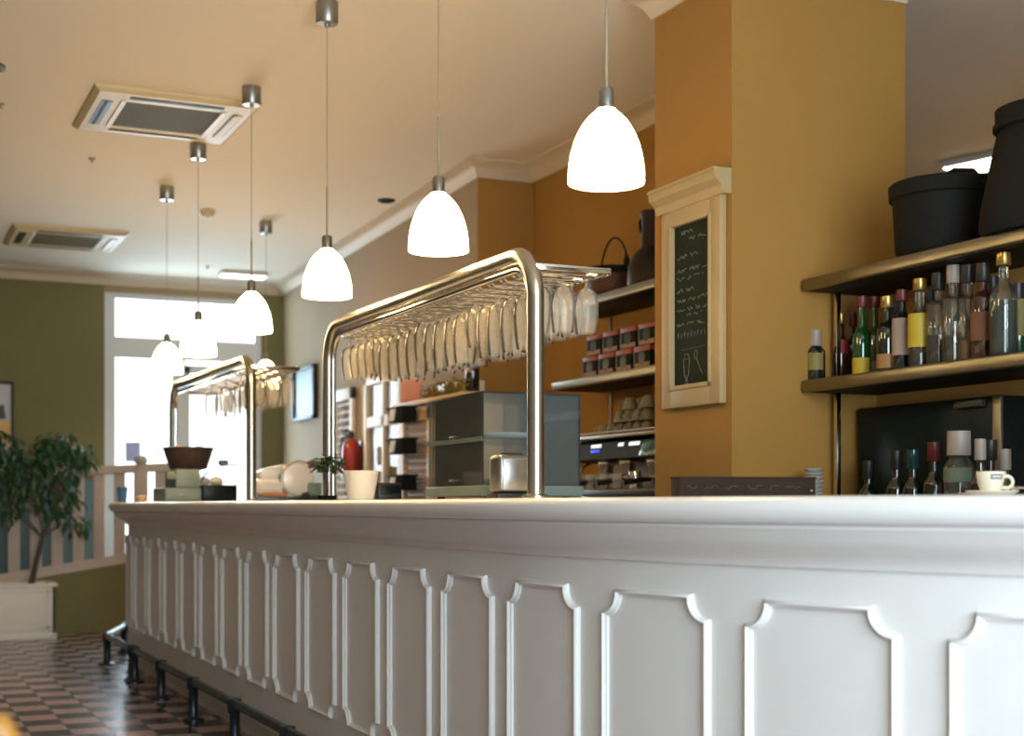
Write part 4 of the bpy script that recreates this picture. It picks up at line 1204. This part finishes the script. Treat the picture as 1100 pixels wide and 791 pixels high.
o = thing('milk_churn', 'tall dark tapering metal churn on the top liquor shelf at the right edge', 'churn', b1)
MB().lathe([(.0005, 0), (.20, 0), (.21, .02), (.205, .08), (.155, .32), (.15, .335), (.158, .34), (.160, .40), (.15, .405), (.0005, .405)], 36, b1).build('churn_body', 'soft_black', o)
MB().lathe([(.156, .333), (.166, .338), (.166, .352), (.157, .357)], 36, b1).build('neck_band', 'old_iron', o)
MB().tube([(b1[0], b1[1] - .12, b1[2] + .25), (b1[0], b1[1] - .19, b1[2] + .27), (b1[0], b1[1] - .2, b1[2] + .18), (b1[0], b1[1] - .17, b1[2] + .12)], .01, 8).build('handle', 'old_iron', o)


# bottles on the liquor shelf; (px x, offset X, h, r, ...) -> y from the view line at that X, computed once as plain numbers
def view_y(px, X):
    r = (px - 550) / 1520; a = radians(24.7)
    return X * (cos(a) - r * sin(a)) / (sin(a) + r * cos(a))


GB = 'liquor bottles on the shelf'
ZS = SA + .0005
spec = [
    (876, 3.35, 0.191, 0.038, 'glass_dark', 'cap_white', 'lab_olive', (.22, .56), None, 'short dark bottle with an olive yellow label beside the pillar', .22, .2),
    (903, 3.45, 0.258, 0.036, 'glass_brown', 'cap_gold', 'lab_red', (.42, .62), None, 'brown bottle with a dull red label behind the short dark bottle', .3, .16),
    (926, 3.40, 0.296, 0.035, 'glass_green', 'cap_red', 'lab_yellow', (.04, .24), None, 'green bottle with a dark red cap and a yellow label at its foot', .34, .16),
    (939, 3.45, 0.296, 0.035, 'glass_olive', 'cap_red', 'lab_green', (.05, .2), None, 'olive green bottle right behind the green one', .34, .16),
    (953, 3.38, 0.272, 0.038, 'glass_dark', 'cap_gold', 'lab_orange', (.06, .25), None, 'dark bottle with an orange label at its foot and a gold neck', .28, .16),
    (969, 3.39, 0.287, 0.035, 'glass_dark', 'cap_red', 'lab_cream', (.20, .66), None, 'bottle with a tall pale pink label and a red cap', .24, .12),
    (988, 3.38, 0.311, 0.040, 'bottle_clear', 'cap_gold', 'lab_yellow', (.24, .62), ('liquor_dark', .3), 'clear bottle with a big bright yellow label', .3, .12),
    (1008, 3.39, 0.320, 0.042, 'bottle_clear', 'cap_black', None, None, ('liquor_dark', .5), 'clear bottle with a black cap right of the yellow labelled one', .26, .06),
    (1024, 3.37, 0.330, 0.038, 'bottle_clear', 'cap_white', None, None, ('liquor_dark', .42), 'clear square shouldered bottle with a pinkish white cap', .28, .06),
    (1040, 3.39, 0.325, 0.038, 'bottle_clear', 'cap_black', None, None, ('liquor_amber', .35), 'clear bottle with a tall black cap before the dark brown one', .28, .06),
    (1056, 3.37, 0.315, 0.040, 'glass_brown', 'cap_black', 'lab_brown', (.2, .5), None, 'dark brown bottle with a brown label near the right edge', .26, .1),
    (1078, 3.35, 0.330, 0.044, 'bottle_clear', 'cap_gold', None, None, ('liquor_teal', .95), 'pale clear bottle holding dark teal liquor at the right edge', .22, .2),
    (1093, 3.43, 0.239, 0.035, 'glass_green', 'cap_black', 'lab_olive', (.3, .8), None, 'green bottle with an olive label beside the pale post', .24, .14),
]
for (px, X, h, r, gl, cp, lb, lz, liq, text, nk, sh) in spec:
    bottle('liquor_bottle', text, (X, view_y(px, X), ZS), h, r, gl, cp, lb, lz or (.2, .5), GB, nk, sh, liquid=liq, caph=.055 if cp in ('cap_white', 'cap_black') else .035)
back = [(893, .25, 'glass_brown', 'cap_gold', 'dark brown bottle in the back row, beside the chrome post'), (915, .27, 'glass_dark', 'cap_red', 'dark bottle in the back row, behind the green bottle'),
        (961, .28, 'glass_dark', 'cap_black', 'dark bottle in the back row, between the orange and pink labelled ones'), (998, .30, 'glass_olive', 'cap_black', 'olive bottle in the back row, right of the big yellow label'),
        (1033, .31, 'glass_dark', 'cap_red', 'dark bottle in the back row, behind the clear bottles'), (1066, .30, 'glass_brown', 'cap_black', 'dark brown bottle in the back row, left of the dark teal liquor')]
for (px, h, gl, cp, text) in back:
    bottle('liquor_bottle', text, (3.53, view_y(px, 3.53), ZS), h, .036, gl, cp, 'lab_brown', (.2, .45), GB, .3, .16)
spec2 = [(933, 3.41, 0.258, 0.035, 'glass_dark', 'cap_black', 'lab_green', (.15, .45), 'dark bottle with a faint green label at the left of the lower bottles'),
         (963, 3.35, 0.287, 0.035, 'glass_dark', 'cap_black', 'lab_olive', (.12, .34), 'dark wine bottle with a round pale label, left of a pair'),
         (981, 3.35, 0.287, 0.035, 'glass_dark', 'liquor_teal', 'lab_olive', (.12, .34), 'dark wine bottle with a round pale label, right of a pair'),
         (1003, 3.37, 0.311, 0.036, 'glass_dark', 'cap_red', None, None, 'dark bottle with a red capsule left of the clear squat bottle'),
         (1053, 3.19, 0.301, 0.029, 'glass_dark', 'cap_white', None, None, 'thin dark bottle with a pink cap behind the espresso cup'),
         (1064, 3.35, 0.306, 0.035, 'glass_dark', 'cap_black', None, None, 'black capped dark bottle behind the espresso cup'),
         (1080, 3.31, 0.272, 0.029, 'glass_olive', 'cap_white', None, None, 'slim olive bottle with a pale cap right of the espresso cup')]
for (px, X, h, r, gl, cp, lb, lz, text) in spec2:
    bottle('bar_bottle', text, (X, view_y(px, X), WR + .0005), h, r, gl, cp, lb, lz or (.2, .5), 'bottles on the low back counter', .3, .16, caph=.06)
bottle('bar_bottle', 'squat clear bottle with a white and red cap left of the espresso cup', (3.25, view_y(1030, 3.25), WR + .0005), .335, .048, 'bottle_clear', 'cap_white', 'lab_green', (.52, .66), 'bottles on the low back counter', .2, .14, nr=.026, liquid=('liquor_dark', .6), caph=.075)
o = thing('red_can', 'small red can in front of the squat clear bottle', 'can', (3.19, view_y(1037, 3.19), WR))
MB().lathe([(.0005, .0), (.022, .0), (.026, .006), (.026, .128), (.022, .136), (.0005, .136)], 18, (3.19, view_y(1037, 3.19), WR + .0005)).build('can_body', 'red_tin', o)
MB().lathe([(.0005, .1365), (.021, .1375), (.0225, .140), (.023, .136)], 18, (3.19, view_y(1037, 3.19), WR + .0005)).build('can_lid', 'brushed', o)
# stack of thin grey dishes beside the pillar
s0 = None
sxp = 3.23; syp = view_y(874, 3.23)
for i in range(16):
    pos = (sxp, syp, WR + .0005 + i * .0148)
    if s0 is None:
        s0 = MB().lathe([(.0005, 0), (.022, 0), (.026, .003), (.037, .012), (.0365, .0135), (.025, .006), (.0005, .005)], 20).build('espresso_saucer', 'grey_ceramic')
        s0.location = pos; tag(s0, 'thin grey dish in the tall stack at the foot of the pillar', 'saucer', 'stacked grey dishes'); s = s0
    else: s = dup(s0, pos)

# ------------------------------------------------------------------ chair at the lower left corner
ch = thing('cafe_chair', 'orange wood cafe chair of which only the rounded backrest corner shows, lower left', 'chair', (-.07, 1.9, 0))
MB().tube([(-.27, 1.66, .62), (-.275, 1.66, .80), (-.25, 1.655, .85), (-.2, 1.65, .862), (.06, 1.65, .862), (.115, 1.655, .852), (.137, 1.66, .81), (.134, 1.66, .62)], .02, 10).build('backrest_frame', 'orange_wood', ch)
for i in range(4):
    x = -.20 + i * .085; MB().box(x - .012, x + .012, 1.653, 1.667, .46, .85, .004).build('back_slat', 'orange_wood', ch)
MB().box(-.29, .15, 1.65, 2.06, .43, .465, .015).build('seat', 'orange_wood', ch)
for x in (-.265, .125):
    MB().tube([(x, 1.67, .44), (x, 1.66, 0)], .018, 8).build('leg', 'orange_wood', ch)
    MB().tube([(x, 2.03, .44), (x, 2.04, 0)], .018, 8).build('leg', 'orange_wood', ch)
    MB().tube([(x, 1.665, .43), (x, 1.66, .63)], .019, 8).build('back_post', 'orange_wood', ch)
ch.location.x += .022; ch.location.y += .0
